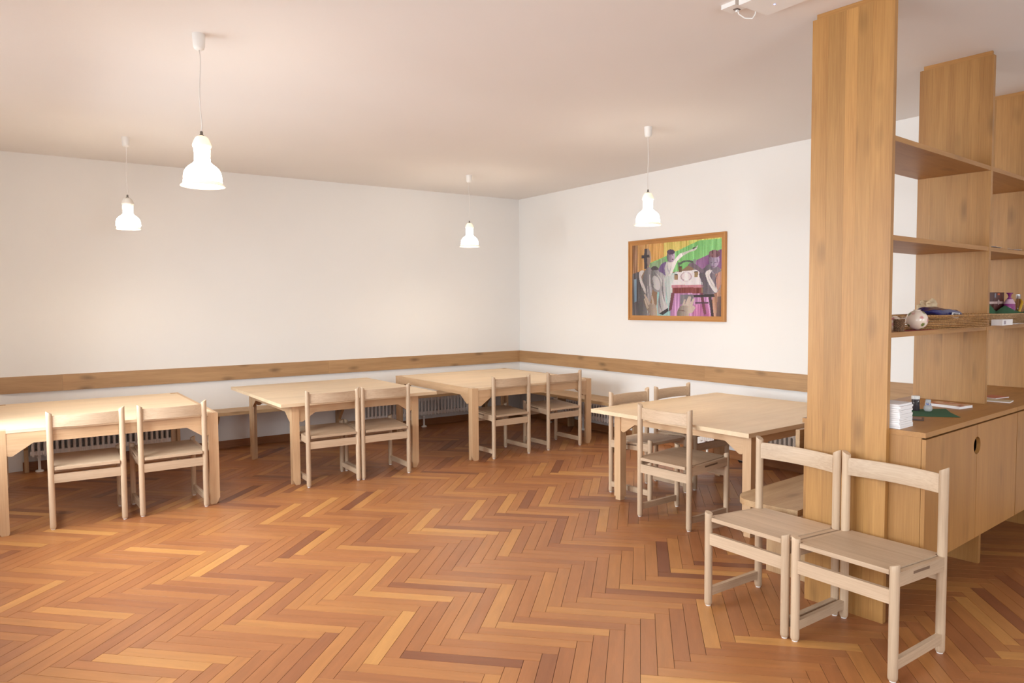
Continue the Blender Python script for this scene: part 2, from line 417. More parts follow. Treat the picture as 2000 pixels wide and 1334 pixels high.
# back-rest rails on the walls, board by board
RZ0, RZ1, RT = 0.775, 0.937, 0.026
trim1 = empty('trim_1', (0, YW, 0)); tag(trim1, 'oak back-rest rail along the far wall', kind='structure')
for x0, x1 in ((-0.10, 0.4405), (0.4415, 3.213), (3.214, XW - RT)):
    m_ = box_c('board', x1 - x0, RT, RZ1 - RZ0, 0.0025)
    obj('board', m_, W_rail('X'), trim1, ((x0 + x1) / 2, -RT / 2, (RZ0 + RZ1) / 2))
trim2 = empty('trim_2', (XW, 0, 0)); tag(trim2, 'oak back-rest rail along the painting wall', kind='structure')
for y0, y1 in ((YW - 0.0005, 5.123), (5.122, 2.35), (2.349, -0.4)):
    m_ = box_c('board', RT, y0 - y1, RZ1 - RZ0, 0.0025)
    obj('board', m_, W_rail('Y'), trim2, (-RT / 2, (y0 + y1) / 2, (RZ0 + RZ1) / 2))

# ================================================================== WALL BENCHES AND RADIATORS
BZ = 0.45
def wall_bench(label, loc, rz, length, depth, round_end, supports):
    """Seat against a wall: local x along the wall, local y from the wall (0) out into the room (-depth)."""
    t = empty('bench', loc, rz); tag(t, label, 'bench', 'benches along the walls')
    pts = [(0, 0), (length, 0)]
    if round_end:
        r = 0.10
        for k in range(7):
            a = k / 6 * PI / 2; pts.append((length - r + r * math.cos(a), -(depth - r) - r * math.sin(a)))
    else: pts.append((length, -depth))
    pts.append((0, -depth))
    obj('seat', prism_mesh('seat', pts, 'Z', BZ - 0.036, BZ, 0.006), W_bench('X'), t)
    for x in supports:
        m_ = prism_mesh('support', [(-0.02, 0.0), (-0.11, 0.0), (-0.11, 0.22), (-depth + 0.05, BZ - 0.036), (-0.02, BZ - 0.036)], 'X', x - 0.018, x + 0.018, 0.002)
        obj('support', m_, W_bench('Z'), t)
    return t
wall_bench('long oak wall bench along the far wall behind the three tables', (0.06, YW - 0.001, 0), 0, XW - 0.063, 0.34, False, (0.05, 1.80, 3.25, 5.40))
# bench on the painting wall: its local x runs towards the camera (-Y)
wall_bench('short oak wall bench under the painting, round front corner beside the chairs', (XW - 0.001, YW - 0.343, 0), -PI / 2, 2.28, 0.39, True, (0.9, 2.1))

def radiator(label, loc, rz, n):
    t = empty('radiator', loc, rz); tag(t, label, 'radiator', 'radiators under the wall benches')
    z0, z1, pitch = 0.155, 0.405, 0.05
    bm = bmesh.new()
    for y in (-0.022, -0.072, -0.122):
        lathe(bm, [(0.006, z0), (0.012, z0 + 0.006), (0.0135, z0 + 0.02), (0.0135, z1 - 0.02), (0.012, z1 - 0.006), (0.006, z1)], 10, (0, y, 0), True, True)
    for z in (z0 + 0.035, z1 - 0.035):
        bx(bm, -0.024, 0.024, -0.13, -0.015, z - 0.02, z + 0.02)
    sec = to_mesh(bm, 'section', True); sec.materials.append(M_WHITE)
    for k in range(n):
        obj('section', sec, None, t, (k * pitch, 0, 0))
    foot = lathe_mesh('foot', [(0.036, 0.0), (0.036, 0.012), (0.028, 0.016), (0.013, 0.02), (0.013, z0 - 0.02), (0.02, z0 - 0.018), (0.02, z0), (0.002, z0)], 18, True, True)
    foot.materials.append(M_PLASTIC)
    ks = (1, n // 2, n - 2)
    for k in ks: obj('foot', foot, None, t, (k * pitch, -0.085, 0))
    return t, pitch
r1, pt = radiator('white column radiator behind the leftmost table', (0.165, YW - 0.035, 0), 0, 27)
vb = bmesh.new(); tube(vb, [(-0.10, -0.06, 0.27), (-0.03, -0.06, 0.27)], 0.016, 10); tube(vb, [(-0.075, -0.06, 0.27), (-0.075, -0.02, 0.27)], 0.012, 8)
va = obj('valve', to_mesh(vb, 'valve', True), plain('valve_metal', (90, 80, 72), 0.35, 0.8), r1)
vb = bmesh.new(); tube(vb, [(-0.11, -0.06, 0.27), (-0.16, -0.06, 0.27)], [0.026, 0.024], 14); obj('thermostat_head', to_mesh(vb, 'thermostat_head', True), M_PLASTIC, va)
radiator('white column radiator along the far wall between the middle and corner tables', (3.62, YW - 0.035, 0), 0, 35)
radiator('white column radiator under the bench of the painting wall', (XW - 0.035, 7.75, 0), -PI / 2, 31)
radiator('white column radiator on the painting wall behind the rightmost table', (XW - 0.035, 5.05, 0), -PI / 2, 27)

# ================================================================== TABLES
def apron_outline(a, b, zt, h=0.08, drop=0.165, run=0.16):
    return [(a, zt), (a, zt - drop + 0.01), (a + 0.012, zt - drop), (a + 0.035, zt - drop), (a + run, zt - h),
            (b - run, zt - h), (b - 0.035, zt - drop), (b - 0.012, zt - drop), (b, zt - drop + 0.01), (b, zt)]
def l_leg(bm, x, y, sx, sy, H, L, T=0.03):
    """Corner post of two boards meeting at the outer corner (x, y); the feet are cut away at the corner."""
    A = [(0, 0.05), (0.026, 0.0), (L - 0.008, 0), (L, 0.012), (L, H), (0, H)]
    prism(bm, [(x - sx * q, z) for q, z in A], 'Y', y, y - sy * T)
    B = [(T + 0.003, 0.028), (T + 0.018, 0.0), (L - 0.008, 0), (L, 0.012), (L, H), (T + 0.003, H)]
    prism(bm, [(y - sy * q, z) for q, z in B], 'X', x - sx * 0.002, x - sx * T)
    bx(bm, *sorted((x - sx * 0.006, x - sx * (T - 0.002))), *sorted((y - sy * (T - 0.004), y - sy * (T + 0.006))), 0.05, H - 0.001)
def frame_table(label, cx, cy, w, d, yaw):
    """Table with the corner posts flush with its sides and top."""
    t = empty('dining_table', (cx, cy, 0), yaw); tag(t, label, 'table', 'dining tables')
    H, L, T = 0.75, 0.076, 0.03
    hx, hy = w / 2, d / 2
    for sx in (-1, 1):
        for sy in (-1, 1):
            bm = bmesh.new()
            l_leg(bm, sx * hx, sy * hy, sx, sy, H, L, T)
            obj('leg', to_mesh(bm, 'leg', True, 0.002, 1), W_frame('Z'), t)
    # tabletop notched round the posts, flush with them
    e = L + 0.001; ax = hx - 0.026
    pts = [(-ax, -hy + e), (-hx + e, -hy + e), (-hx + e, -hy), (hx - e, -hy), (hx - e, -hy + e), (ax, -hy + e),
           (ax, hy - e), (hx - e, hy - e), (hx - e, hy), (-hx + e, hy), (-hx + e, hy - e), (-ax, hy - e)]
    obj('tabletop', prism_mesh('tabletop', pts, 'Z', H - 0.022, H - 0.0005, 0.0025), W_table('X'), t)
    for s in (-1, 1):
        m_ = prism_mesh('apron', apron_outline(-hx + L, hx - L, H - 0.0235), 'Y', s * (hy - 0.003), s * (hy - 0.027), 0.002)
        obj('apron', m_, W_frame('X'), t)
        m_ = prism_mesh('apron', apron_outline(-hy + L, hy - L, H), 'X', s * (hx - 0.001), s * (hx - 0.025), 0.002)
        obj('apron', m_, W_frame('Y'), t)
    return t
def slab_table(label, cx, cy, yaw, top, legs, taper=False):
    """Table with an overhanging slab top; top and legs given as local rectangles."""
    t = empty('dining_table', (cx, cy, 0), yaw); tag(t, label, 'table', 'dining tables')
    H, TH, L = 0.75, 0.03, 0.068
    x0, x1, y0, y1 = top
    obj('tabletop', box_mesh('tabletop', x0, x1, y0, y1, H - TH, H, 0.006, 3), W_table('X'), t)
    lx0, lx1, ly0, ly1 = legs; zt = H - TH
    for x, sx in ((lx0, 1), (lx1, -1)):
        for y, sy in ((ly0, 1), (ly1, -1)):
            bm = bmesh.new()
            xa, xb = sorted((x, x + sx * L)); ya, yb = sorted((y, y + sy * L))
            if taper:
                bx(bm, xa, xb, ya, yb, 0.03, zt); bx(bm, xa + 0.008, xb - 0.008, ya + 0.008, yb - 0.008, 0.0, 0.0305)
            else:
                l_leg(bm, x, y, -sx, -sy, zt, L)
            obj('leg', to_mesh(bm, 'leg', True, 0.003, 2), W_frame('Z'), t)
    for y, s in ((ly0, 1), (ly1, -1)):
        m_ = prism_mesh('apron', apron_outline(lx0 + L, lx1 - L, zt - 0.001, 0.075, 0.15, 0.15), 'Y', y + s * 0.008, y + s * 0.034, 0.002)
        obj('apron', m_, W_frame('X'), t)
    for x, s in ((lx0, 1), (lx1, -1)):
        m_ = prism_mesh('apron', apron_outline(ly0 + L, ly1 - L, zt - 0.001, 0.075, 0.15, 0.15), 'X', x + s * 0.008, x + s * 0.034, 0.002)
        obj('apron', m_, W_frame('Y'), t)
    return t
frame_table('pale wooden table with flush corner posts at the left edge, two chairs before it', 0.6375, 7.01, 1.495, 1.67, 0.0)
slab_table('pale wooden table with overhanging top, in the middle of the far wall', 2.715, 7.16, 0.0, (-0.775, 0.775, -0.855, 0.86), (-0.66, 0.605, -0.785, 0.60))
frame_table('pale wooden table with flush corner posts in the room corner below the rails', 4.685, 7.14, 1.63, 1.73, 0.012)
slab_table('honey coloured wooden table with overhanging top nearest the tall shelf', 4.78, 3.79, math.radians(2.6), (-0.83, 0.84, -0.775, 0.72), (-0.69, 0.70, -0.70, 0.59), True)

# ================================================================== CHAIRS
def make_chair():
    """Local: origin on the floor at the chair's centre, the sitter faces +Y, the back is at -Y."""
    t = empty('dining_chair')
    HW, HD, R = 0.2315, 0.2145, 0.0205
    def post(h, sx, slope):
        bm = bmesh.new(); n = 20
        rings = lathe(bm, [(R * 0.80, 0.007), (R * 0.95, 0.012), (R, 0.022), (R, h - 0.03), (R, h - 0.004), (R * 0.93, h)], n, (0, 0, 0), True, True)
        for rg, f in ((rings[4], 1.0), (rings[5], 1.0)):
            for v in rg: v.co.z += slope * f * (sx * v.co.x / R - 0.6)
        return to_mesh(bm, 'post', True)
    glide = lathe_mesh('foot_glide', [(0.004, 0.0), (0.013, 0.0), (0.0145, 0.004), (0.0145, 0.008), (0.004, 0.008)], 14, True, True); glide.materials.append(M_PLASTIC)
    for sx in (-1, 1):
        p = obj('back_post', post(0.862, sx, 0.011), W_chair('Z'), t, (sx * HW, -HD, 0)); obj('foot_glide', glide, None, p)
        p = obj('leg', post(0.508, sx, 0.007), W_chair('Z'), t, (sx * HW, HD, 0)); obj('foot_glide', glide, None, p)
        # side rail, let into the outer face of the posts, its groove's shade painted as a dark strip
        xo, xi = sx * (HW + 0.016), sx * (HW - 0.008)
        m_ = prism_mesh('side_rail', [(-HD - 0.004, 0.392), (HD - 0.006, 0.414), (HD - 0.006, 0.476), (-HD - 0.004, 0.454)], 'X', xi, xo, 0.003)
        sr = obj('side_rail', m_, W_chair('Y'), t)
        m_ = prism_mesh('slot_shade', [(-0.06, 0.4355), (0.085, 0.443), (0.085, 0.4555), (-0.06, 0.448)], 'X', sx * (HW + 0.0155), sx * (HW + 0.0166))
        obj('slot_shade', m_, plain('slot_shade_tone', (118, 92, 72), 0.7), sr)
        m_ = prism_mesh('stretcher', [(-HD, 0.052), (HD, 0.052), (HD, 0.096), (-HD, 0.096)], 'X', sx * (HW - 0.009), sx * (HW + 0.013), 0.003)
        obj('stretcher', m_, W_chair('Y'), t)
    # front and rear rails under the seat
    obj('front_rail', box_mesh('front_rail', -HW + 0.004, HW - 0.004, HD - 0.009, HD + 0.012, 0.335, 0.397, 0.004), W_chair('X'), t)
    obj('rear_rail', box_mesh('rear_rail', -HW + 0.004, HW - 0.004, -HD - 0.012, -HD + 0.009, 0.340, 0.405, 0.004), W_chair('X'), t)
    # seat board: slopes down to the back, corners cut round the posts
    bm = bmesh.new(); s = HW - 0.012; c = HW - R - 0.002
    pts = [(-c, -HD - 0.022), (c, -HD - 0.022), (c, -HD + 0.024), (s, -HD + 0.024), (s, HD - 0.03), (c, HD - 0.024), (c, HD + 0.006), (-c, HD + 0.006), (-c, HD - 0.024), (-s, HD - 0.03), (-s, -HD + 0.024), (-c, -HD + 0.024)]
    prism(bm, pts, 'Z', 0.0, 0.021)
    for v in bm.verts: v.co.z += 0.4605 + 0.0225 * (v.co.y - HD) / HD * 0.5 - 0.001
    obj('seat', to_mesh(bm, 'seat', True, 0.004, 2), W_chair('X'), t)
    # curved back board
    bm = bmesh.new(); n = 14; prev = None; hw = HW - R + 0.004
    secs = []
    for k in range(n + 1):
        x = -hw + 2 * hw * k / n; y = -HD + 0.004 - 0.030 * (1 - (x / hw) ** 2)
        secs.append([bm.verts.new(q) for q in ((x, y - 0.009, 0.748), (x, y + 0.009, 0.744), (x, y + 0.010, 0.818), (x, y + 0.004, 0.832), (x, y - 0.006, 0.832))])
    for A, B in zip(secs, secs[1:]):
        for i in range(5): bm.faces.new((A[i], A[(i + 1) % 5], B[(i + 1) % 5], B[i]))
    bm.faces.new(secs[0][::-1]); bm.faces.new(secs[-1])
    obj('backrest', to_mesh(bm, 'backrest', True), W_chair('X'), t)
    return t
chair0 = make_chair()
CHAIRS = [  # centre x, y, facing angle (0 = towards the far wall), label, group
    (0.464, 6.362, -2.2, 'pale oak chair tucked under the leftmost table, nearer the left picture edge', 0),
    (1.036, 6.350, 1.0, 'pale oak chair tucked under the leftmost table, beside its right front leg', 0),
    (2.388, 6.444, -1.6, 'pale oak chair at the middle table, beside its left front leg', 0),
    (2.898, 6.430, -1.2, 'pale oak chair at the middle table, beside its right front leg', 0),
    (4.348, 6.455, 1.6, 'pale oak chair at the corner table, beside its left front leg', 0),
    (5.082, 6.470, 1.2, 'pale oak chair at the corner table, beside its right front leg', 0),
    (4.112, 3.655, -87.5, 'pale oak chair at the left side of the rightmost table, back to the room', 1),
    (4.445, 4.335, 184.0, 'pale oak chair on the far side of the rightmost table, at its left corner', 1),
    (5.035, 4.378, 184.0, 'pale oak chair on the far side of the rightmost table, half hidden by tabletop', 1),
    (3.238, 2.274, 90.0, 'foreground oak chair facing left, the farther of the pair before the tall panel', 2),
    (3.250, 1.764, 90.6, 'foreground oak chair facing left, the nearest chair, beside the cabinet doors', 2),
]
GR = ('chairs before the far tables', 'chairs around the table nearest the shelf', 'pair of chairs before the tall panel')
for k, (x, y, ang, label, g) in enumerate(CHAIRS):
    c = chair0 if k == 0 else copy_tree(chair0)
    c.location = (x, y, 0); c.rotation_euler = (0, 0, math.radians(ang)); tag(c, label, 'chair', GR[g])

# ================================================================== PENDANT LAMPS
def lamp_mats(lit_cap):
    key = 'lamp_shade'
    if key not in MATS:
        m, nt, b = new_mat(key)
        b.inputs['Base Color'].default_value = rgba((250, 246, 236)); b.inputs['Roughness'].default_value = 0.25
        b.inputs['Transmission Weight'].default_value = 0.0
        b.inputs['Emission Color'].default_value = (1.0, 0.90, 0.75, 1); b.inputs['Emission Strength'].default_value = 15.0
        MATS[key] = m
        m, nt, b = new_mat('lamp_rim')
        b.inputs['Base Color'].default_value = rgba((246, 238, 220)); b.inputs['Roughness'].default_value = 0.25
        b.inputs['Emission Color'].default_value = (1.0, 0.84, 0.6, 1); b.inputs['Emission Strength'].default_value = 0.3
        MATS['lamp_rim'] = m
        m, nt, b = new_mat('lamp_cap_lit')
        b.inputs['Base Color'].default_value = rgba((244, 236, 222)); b.inputs['Roughness'].default_value = 0.3
        b.inputs['Emission Color'].default_value = (1.0, 0.82, 0.55, 1); b.inputs['Emission Strength'].default_value = 0.5
        MATS['lamp_cap_lit'] = m
        MATS['lamp_cap_unlit'] = plain('lamp_cap_unlit', (226, 218, 208), 0.3)
    return MATS['lamp_shade'], MATS['lamp_rim'], MATS['lamp_cap_lit' if lit_cap else 'lamp_cap_unlit']
def pendant(x, y, rim_z, label, flare=True, lit_cap=True, power=25.0):
    t = empty('pendant_lamp', (x, y, HC)); tag(t, label, 'lamp', 'pendant lamps')
    zz = rim_z - HC
    obj('canopy', lathe_mesh('canopy', [(0.034, 0.0), (0.034, -0.012), (0.030, -0.068), (0.026, -0.080), (0.018, -0.086), (0.004, -0.087)], 28, True, True), M_PLASTIC, t)
    shade_m, rim_m, cap_m = lamp_mats(lit_cap)
    zt = zz + 0.30
    pts = [(0.0, 0.0, -0.085)]
    for k in range(1, 13):
        f = k / 13; pts.append((0.004 * math.sin(f * 7 + x), 0.003 * math.sin(f * 5 + y), -0.085 + (zt + 0.085) * f))
    pts.append((0, 0, zt))
    bm = bmesh.new(); tube(bm, pts, 0.0032, 8); obj('cord', to_mesh(bm, 'cord', True), plain('cord_white', (222, 214, 208), 0.6), t)
    obj('cord_grip', lathe_mesh('cord_grip', [(0.004, 0.022), (0.0075, 0.020), (0.008, 0.002), (0.013, 0.0), (0.013, -0.006), (0.004, -0.006)], 16, True, True), plain('grip_metal', (120, 112, 104), 0.35, 0.7), t, (0, 0, zz + 0.282))
    lip = 0.118 if flare else 0.100
    bell = [(0.103 if flare else 0.094, 0.020), (0.101, 0.034), (0.100, 0.058), (0.0955, 0.078), (0.086, 0.096), (0.072, 0.110), (0.058, 0.120), (0.047, 0.130), (0.0415, 0.138), (0.043, 0.146), (0.0415, 0.154), (0.042, 0.180), (0.043, 0.204)]
    inner = [(r - 0.004, z) for r, z in bell][::-1]
    obj('shade', lathe_mesh('shade', bell + inner, 40), shade_m, t, (0, 0, zz))
    rim = [(bell[0][0], 0.021), (bell[0][0] + 0.002, 0.014), (lip, 0.003), (lip + 0.001, 0.0), (lip - 0.003, -0.001), (bell[0][0] - 0.006, 0.012), (bell[0][0] - 0.006, 0.021)]
    obj('rim', lathe_mesh('rim', rim, 40), rim_m, t, (0, 0, zz))
    cap = [(0.043, 0.203), (0.045, 0.210), (0.050, 0.219), (0.0505, 0.226), (0.048, 0.234), (0.042, 0.250), (0.034, 0.266), (0.026, 0.274), (0.012, 0.279), (0.012, 0.275), (0.024, 0.270), (0.038, 0.246), (0.045, 0.222), (0.039, 0.203)]
    obj('cap', lathe_mesh('cap', cap, 36), cap_m, t, (0, 0, zz))
    bulb = obj('bulb', lathe_mesh('bulb', [(0.002, 0.075), (0.018, 0.080), (0.028, 0.095), (0.029, 0.110), (0.022, 0.130), (0.014, 0.150), (0.013, 0.180), (0.002, 0.18)], 20), plain('bulb_glass', (255, 250, 240), 0.3, emit=(255, 226, 180), strength=12.0), t, (0, 0, zz))
    ld = bpy.data.lights.new('lamp_light', 'SPOT'); ld.energy = power; ld.color = (1.0, 0.88, 0.70); ld.shadow_soft_size = 0.07
    ld.spot_size = math.radians(170); ld.spot_blend = 1.0
    lo = bpy.data.objects.new('lamp_light', ld); COL.objects.link(lo); lo.parent = t; lo.location = (0, 0, zz - 0.004)
    return t
pendant(0.924, 4.316, 2.283, 'white glass pendant lamp hanging nearest the camera, the largest of four')
pendant(0.921, 7.273, 2.305, 'white pendant lamp at far left, plain straight lower edge and dull cap', flare=False, lit_cap=False)
pendant(4.471, 7.242, 2.285, 'white glass pendant lamp over the corner table, the smallest of four')
pendant(4.540, 4.442, 2.283, 'white glass pendant lamp hanging in front of the painting')

# ================================================================== WIRELESS ACCESS POINT ON THE CEILING
ap = empty('access_point', (3.117, 2.165, HC), 0.0); tag(ap, 'white flat access point on the ceiling with a blue light', 'access point')
apm = box_c('housing', 0.225, 0.33, 0.038, 0.016, 4)
obj('housing', apm, M_PLASTIC, ap, (0, 0, -0.0195))
obj('status_light', lathe_mesh('status_light', [(0.004, 0.0), (0.004, -0.0015), (0.0005, -0.002)], 14, True, True), plain('blue_led', (120, 130, 255), 0.3, emit=(120, 140, 255), strength=6), ap, (0.023, 0.058, -0.0385))
sk = empty('network_socket', (3.055, 2.40, HC)); tag(sk, 'square white network socket with a cable beside the access point', 'socket')
obj('face_plate', box_c('face_plate', 0.086, 0.086, 0.022, 0.003), M_PLASTIC, sk, (0, 0, -0.011))
obj('jack', box_c('jack', 0.03, 0.022, 0.004), plain('socket_dark', (110, 96, 88), 0.6), sk, (0.015, -0.008, -0.0235))
bm = bmesh.new(); tube(bm, [(0.018, -0.008, -0.02), (0.025, -0.012, -0.045), (0.05, -0.03, -0.066), (0.075, -0.055, -0.07), (0.088, -0.062, -0.05), (0.090, -0.0675, -0.026)], 0.0032, 8)
obj('cable', to_mesh(bm, 'cable', True), M_PLASTIC, sk)
obj('plug', box_c('plug', 0.014, 0.012, 0.016, 0.002), M_PLASTIC, sk, (0.018, -0.008, -0.028))

# ================================================================== PAINTING
PY0, PY1, PZ0, PZ1 = 6.275, 4.86, 1.415, 2.347          # left (far) and right edges, bottom and top
PFW = 0.055
pic = empty('framed_painting', (XW, 0, 0)); tag(pic, 'colourful framed painting of figures around a table', 'painting')
M_PINE = lambda ax: wood('frame_pine_', (198, 142, 80), (174, 116, 60), ax, 0.4, 0.4, vary=0.03)
def frame_bar(p0, p1, q0, q1, ax):
    # outer edge p0-p1, inner edge q1-q0, as (y,z); moulding with a raised outer lip
    bm = bmesh.new()
    m0 = tuple(a + (b - a) * 0.35 for a, b in zip(p0, q0)); m1 = tuple(a + (b - a) * 0.35 for a, b in zip(p1, q1))
    def ring(p, m, q): return [(-0.001, *p), (-0.034, *p), (-0.036, *m), (-0.026, *m), (-0.020, *q), (-0.001, *q)]
    A = [bm.verts.new(v) for v in ring(p0, m0, q0)]; B = [bm.verts.new(v) for v in ring(p1, m1, q1)]
    for i in range(6): bm.faces.new((A[i], A[(i + 1) % 6], B[(i + 1) % 6], B[i]))
    bm.faces.new(A[::-1]); bm.faces.new(B)
    obj('frame_bar', to_mesh(bm, 'frame_bar'), M_PINE(ax), pic)
o_ = [(PY0, PZ0), (PY1, PZ0), (PY1, PZ1), (PY0, PZ1)]
i_ = [(PY0 - PFW, PZ0 + PFW), (PY1 + PFW, PZ0 + PFW), (PY1 + PFW, PZ1 - PFW), (PY0 - PFW, PZ1 - PFW)]
for k in range(4): frame_bar(o_[k], o_[(k + 1) % 4], i_[k], i_[(k + 1) % 4], 'YZYZ'[k])

def paint(nx=230, ny=160):
    """Paint the canvas into a colour array, in the coordinates of a sketch grid 1035 x 940."""
    TL, TR, BR, BL = np.array((215., 295.)), np.array((1250., 200.)), np.array((1243., 1142.)), np.array((215., 1133.))
    u, v = np.meshgrid((np.arange(nx) + 0.5) / nx, (np.arange(ny) + 0.5) / ny)      # v from top
    X = (1 - v) * ((1 - u) * TL[0] + u * TR[0]) + v * ((1 - u) * BL[0] + u * BR[0])
    Y = (1 - v) * ((1 - u) * TL[1] + u * TR[1]) + v * ((1 - u) * BL[1] + u * BR[1])
    rs = np.random.RandomState(5)
    def streak(amp, w=3):
        base = np.repeat(rs.uniform(-1, 1, nx // w + 1), w)[:nx]
        ph = rs.uniform(0, 6.28, nx // w + 1).repeat(w)[:nx]
        return amp * (base[None, :] * 0.7 + 0.5 * np.sin(v * 9 + ph[None, :]))
    C = np.zeros((ny, nx, 3)) + np.array((150, 110, 80.))
    def inside(P):
        P = np.array(P, float); r = np.zeros(X.shape, bool); j = len(P) - 1
        for i in range(len(P)):
            xi, yi = P[i]; xj, yj = P[j]
            if yi != yj: r ^= ((yi > Y) != (yj > Y)) & (X < (xj - xi) * (Y - yi) / (yj - yi) + xi)
            j = i
        return r
    def smooth(P, n=4):                       # rounded outline (closed Catmull-Rom)
        P = [np.array(p, float) for p in P]; out = []
        for i in range(len(P)):
            a, b, c, d = P[i - 1], P[i], P[(i + 1) % len(P)], P[(i + 2) % len(P)]
            for k in range(n):
                t = k / n
                out.append(0.5 * ((2 * b) + (-a + c) * t + (2 * a - 5 * b + 4 * c - d) * t * t + (-a + 3 * b - 3 * c + d) * t ** 3))
        return out
    def fill(P, col, st=10, soft=True, shade=None, dark=0.5):
        m = inside(smooth(P) if soft else P)
        c = np.array(col, float)[None, None, :] + streak(st)[..., None]
        if shade is not None:                 # painted modelling: tone runs across the form
            x0, x1 = shade; f = np.clip((X - x0) / (x1 - x0), 0, 1)[..., None]; c = c * (dark + (1.12 - dark) * f)
        C[m] = np.broadcast_to(c, C.shape)[m]
    def ell(cx, cy, rx, ry, col, st=6, shade=None, dark=0.5):
        m = ((X - cx) / rx) ** 2 + ((Y - cy) / ry) ** 2 < 1
        c = np.array(col, float)[None, None, :] + streak(st)[..., None]
        if shade is not None:
            f = np.clip((X - shade[0]) / (shade[1] - shade[0]), 0, 1)[..., None]; c = c * (dark + (1.12 - dark) * f)
        C[m] = np.broadcast_to(c, C.shape)[m]
    F = lambda P, c, st=12: fill(P, c, st, False)
    # background in vertical brush strokes
    F([(200, 280), (330, 270), (330, 700), (200, 700)], (150, 96, 56), 45)
    F([(285, 270), (480, 250), (480, 560), (285, 620)], (206, 140, 66), 35)
    F([(430, 260), (660, 230), (660, 470), (430, 520)], (222, 152, 62), 26)
    F([(610, 250), (1260, 190), (1260, 250), (610, 470)], (226, 196, 82), 26)
    F([(900, 215), (1260, 180), (1260, 300), (900, 300)], (214, 212, 84), 30)
    F([(440, 505), (640, 420), (1010, 240), (1260, 215), (1260, 345), (980, 470), (800, 600), (440, 640)], (124, 206, 108), 26)
    F([(430, 520), (620, 440), (640, 600), (430, 640)], (140, 172, 120), 30)
    F([(960, 480), (1260, 335), (1260, 640), (960, 640)], (142, 84, 140), 30)
    F([(200, 640), (330, 600), (330, 1150), (200, 1150)], (74, 66, 70), 34)
    F([(240, 700), (275, 690), (275, 960), (240, 980)], (112, 140, 164), 30)
    F([(540, 640), (730, 620), (710, 1150), (520, 1150)], (142, 190, 186), 24)
    F([(690, 860), (1180, 860), (1180, 1150), (690, 1150)], (198, 128, 186), 34)
    F([(800, 880), (960, 880), (940, 960), (800, 1000)], (128, 118, 128), 16)
    F([(960, 1000), (1100, 980), (1130, 1150), (930, 1150)], (206, 110, 170), 40)
    F([(1160, 640), (1260, 560), (1260, 1150), (1140, 1150)], (182, 122, 92), 38)
    F([(1200, 900), (1260, 900), (1260, 1150), (1190, 1150)], (120, 84, 76), 20)
    # robed figure at the left
    ell(410, 440, 46, 108, (176, 146, 132), 10, (370, 470), 0.6)
    F([(372, 335), (404, 332), (408, 570), (374, 572)], (62, 52, 62), 6)
    F([(336, 414), (436, 404), (438, 436), (338, 448)], (58, 50, 58), 6)
    fill([(290, 1140), (318, 860), (350, 690), (385, 590), (430, 548), (468, 600), (474, 800), (450, 960), (430, 1140)], (140, 130, 134), 12, True, (300, 470), 0.55)
    fill([(305, 620), (350, 590), (368, 606), (338, 660), (350, 720), (402, 850), (382, 862), (320, 740)], (204, 190, 186), 8)
    # bent figure
    fill([(458, 600), (500, 560), (560, 580), (612, 660), (640, 800), (632, 950), (664, 1040), (600, 1080), (548, 1112), (536, 980), (560, 860), (500, 840), (462, 780)], (186, 176, 178), 12, True, (470, 640), 0.62)
    fill([(470, 690), (500, 655), (548, 690), (566, 770), (552, 826), (510, 812), (480, 770)], (204, 194, 193), 8, True, (470, 570), 0.8)
    fill([(456, 565), (490, 540), (530, 548), (546, 580), (500, 590), (470, 590)], (78, 68, 72), 6)
    F([(555, 1105), (660, 1040), (668, 1075), (600, 1125)], (54, 48, 54), 14)
    # pointing figure
    fill([(545, 590), (580, 520), (640, 488), (730, 470), (790, 400), (838, 380), (840, 410), (770, 480), (735, 560), (700, 640), (640, 690), (590, 630)], (226, 216, 212), 10, True, (540, 720), 0.55)
    fill([(545, 590), (585, 515), (640, 490), (620, 560), (630, 650), (590, 620)], (110, 78, 136), 12)
    fill([(820, 388), (880, 362), (960, 330), (1000, 292), (972, 350), (900, 378), (842, 412)], (206, 200, 186), 8)
    F([(935, 330), (965, 312), (985, 318), (945, 340)], (70, 60, 60), 4)
    ell(694, 425, 48, 72, (190, 158, 186), 8, (640, 740), 0.5)
    ell(694, 372, 46, 30, (86, 58, 92), 8)
    ell(716, 462, 10, 6, (90, 50, 70), 0); ell(716, 412, 8, 5, (60, 40, 60), 0)
    fill([(620, 690), (690, 650), (765, 605), (720, 740), (706, 880), (660, 1010), (640, 860)], (196, 204, 200), 14)
    # chair back
    F([(770, 500), (792, 492), (806, 560), (786, 566)], (96, 112, 92), 6)
    fill([(790, 506), (850, 472), (920, 474), (955, 492), (950, 512), (900, 492), (850, 494), (800, 524)], (84, 90, 84), 6)
    F([(948, 460), (978, 462), (972, 586), (950, 586)], (128, 140, 126), 8)
    # table with plate and mugs
    F([(768, 606), (1002, 584), (1066, 762), (700, 768)], (236, 224, 226), 7)
    F([(698, 766), (1066, 760), (1066, 794), (698, 798)], (206, 122, 138), 12)
    F([(712, 796), (1036, 794), (1036, 862), (712, 866)], (138, 50, 48), 22)
    F([(700, 860), (738, 860), (704, 1060), (668, 1080)], (112, 50, 62), 10)
    F([(1018, 860), (1050, 860), (1088, 1112), (1060, 1116)], (128, 62, 78), 10)
    ell(868, 666, 64, 56, (196, 164, 174), 8); ell(868, 662, 50, 44, (228, 210, 214), 4)
    F([(854, 612), (882, 612), (900, 716), (846, 716)], (240, 232, 232), 3)
    for cx, cy, c in ((802, 580, (116, 82, 50)), (755, 672, (168, 126, 88)), (978, 640, (160, 124, 76))):
        F([(cx - 21, cy - 32), (cx + 21, cy - 34), (cx + 19, cy + 32), (cx - 18, cy + 32)], c, 10); ell(cx, cy - 32, 20, 6, (60, 44, 34), 0)
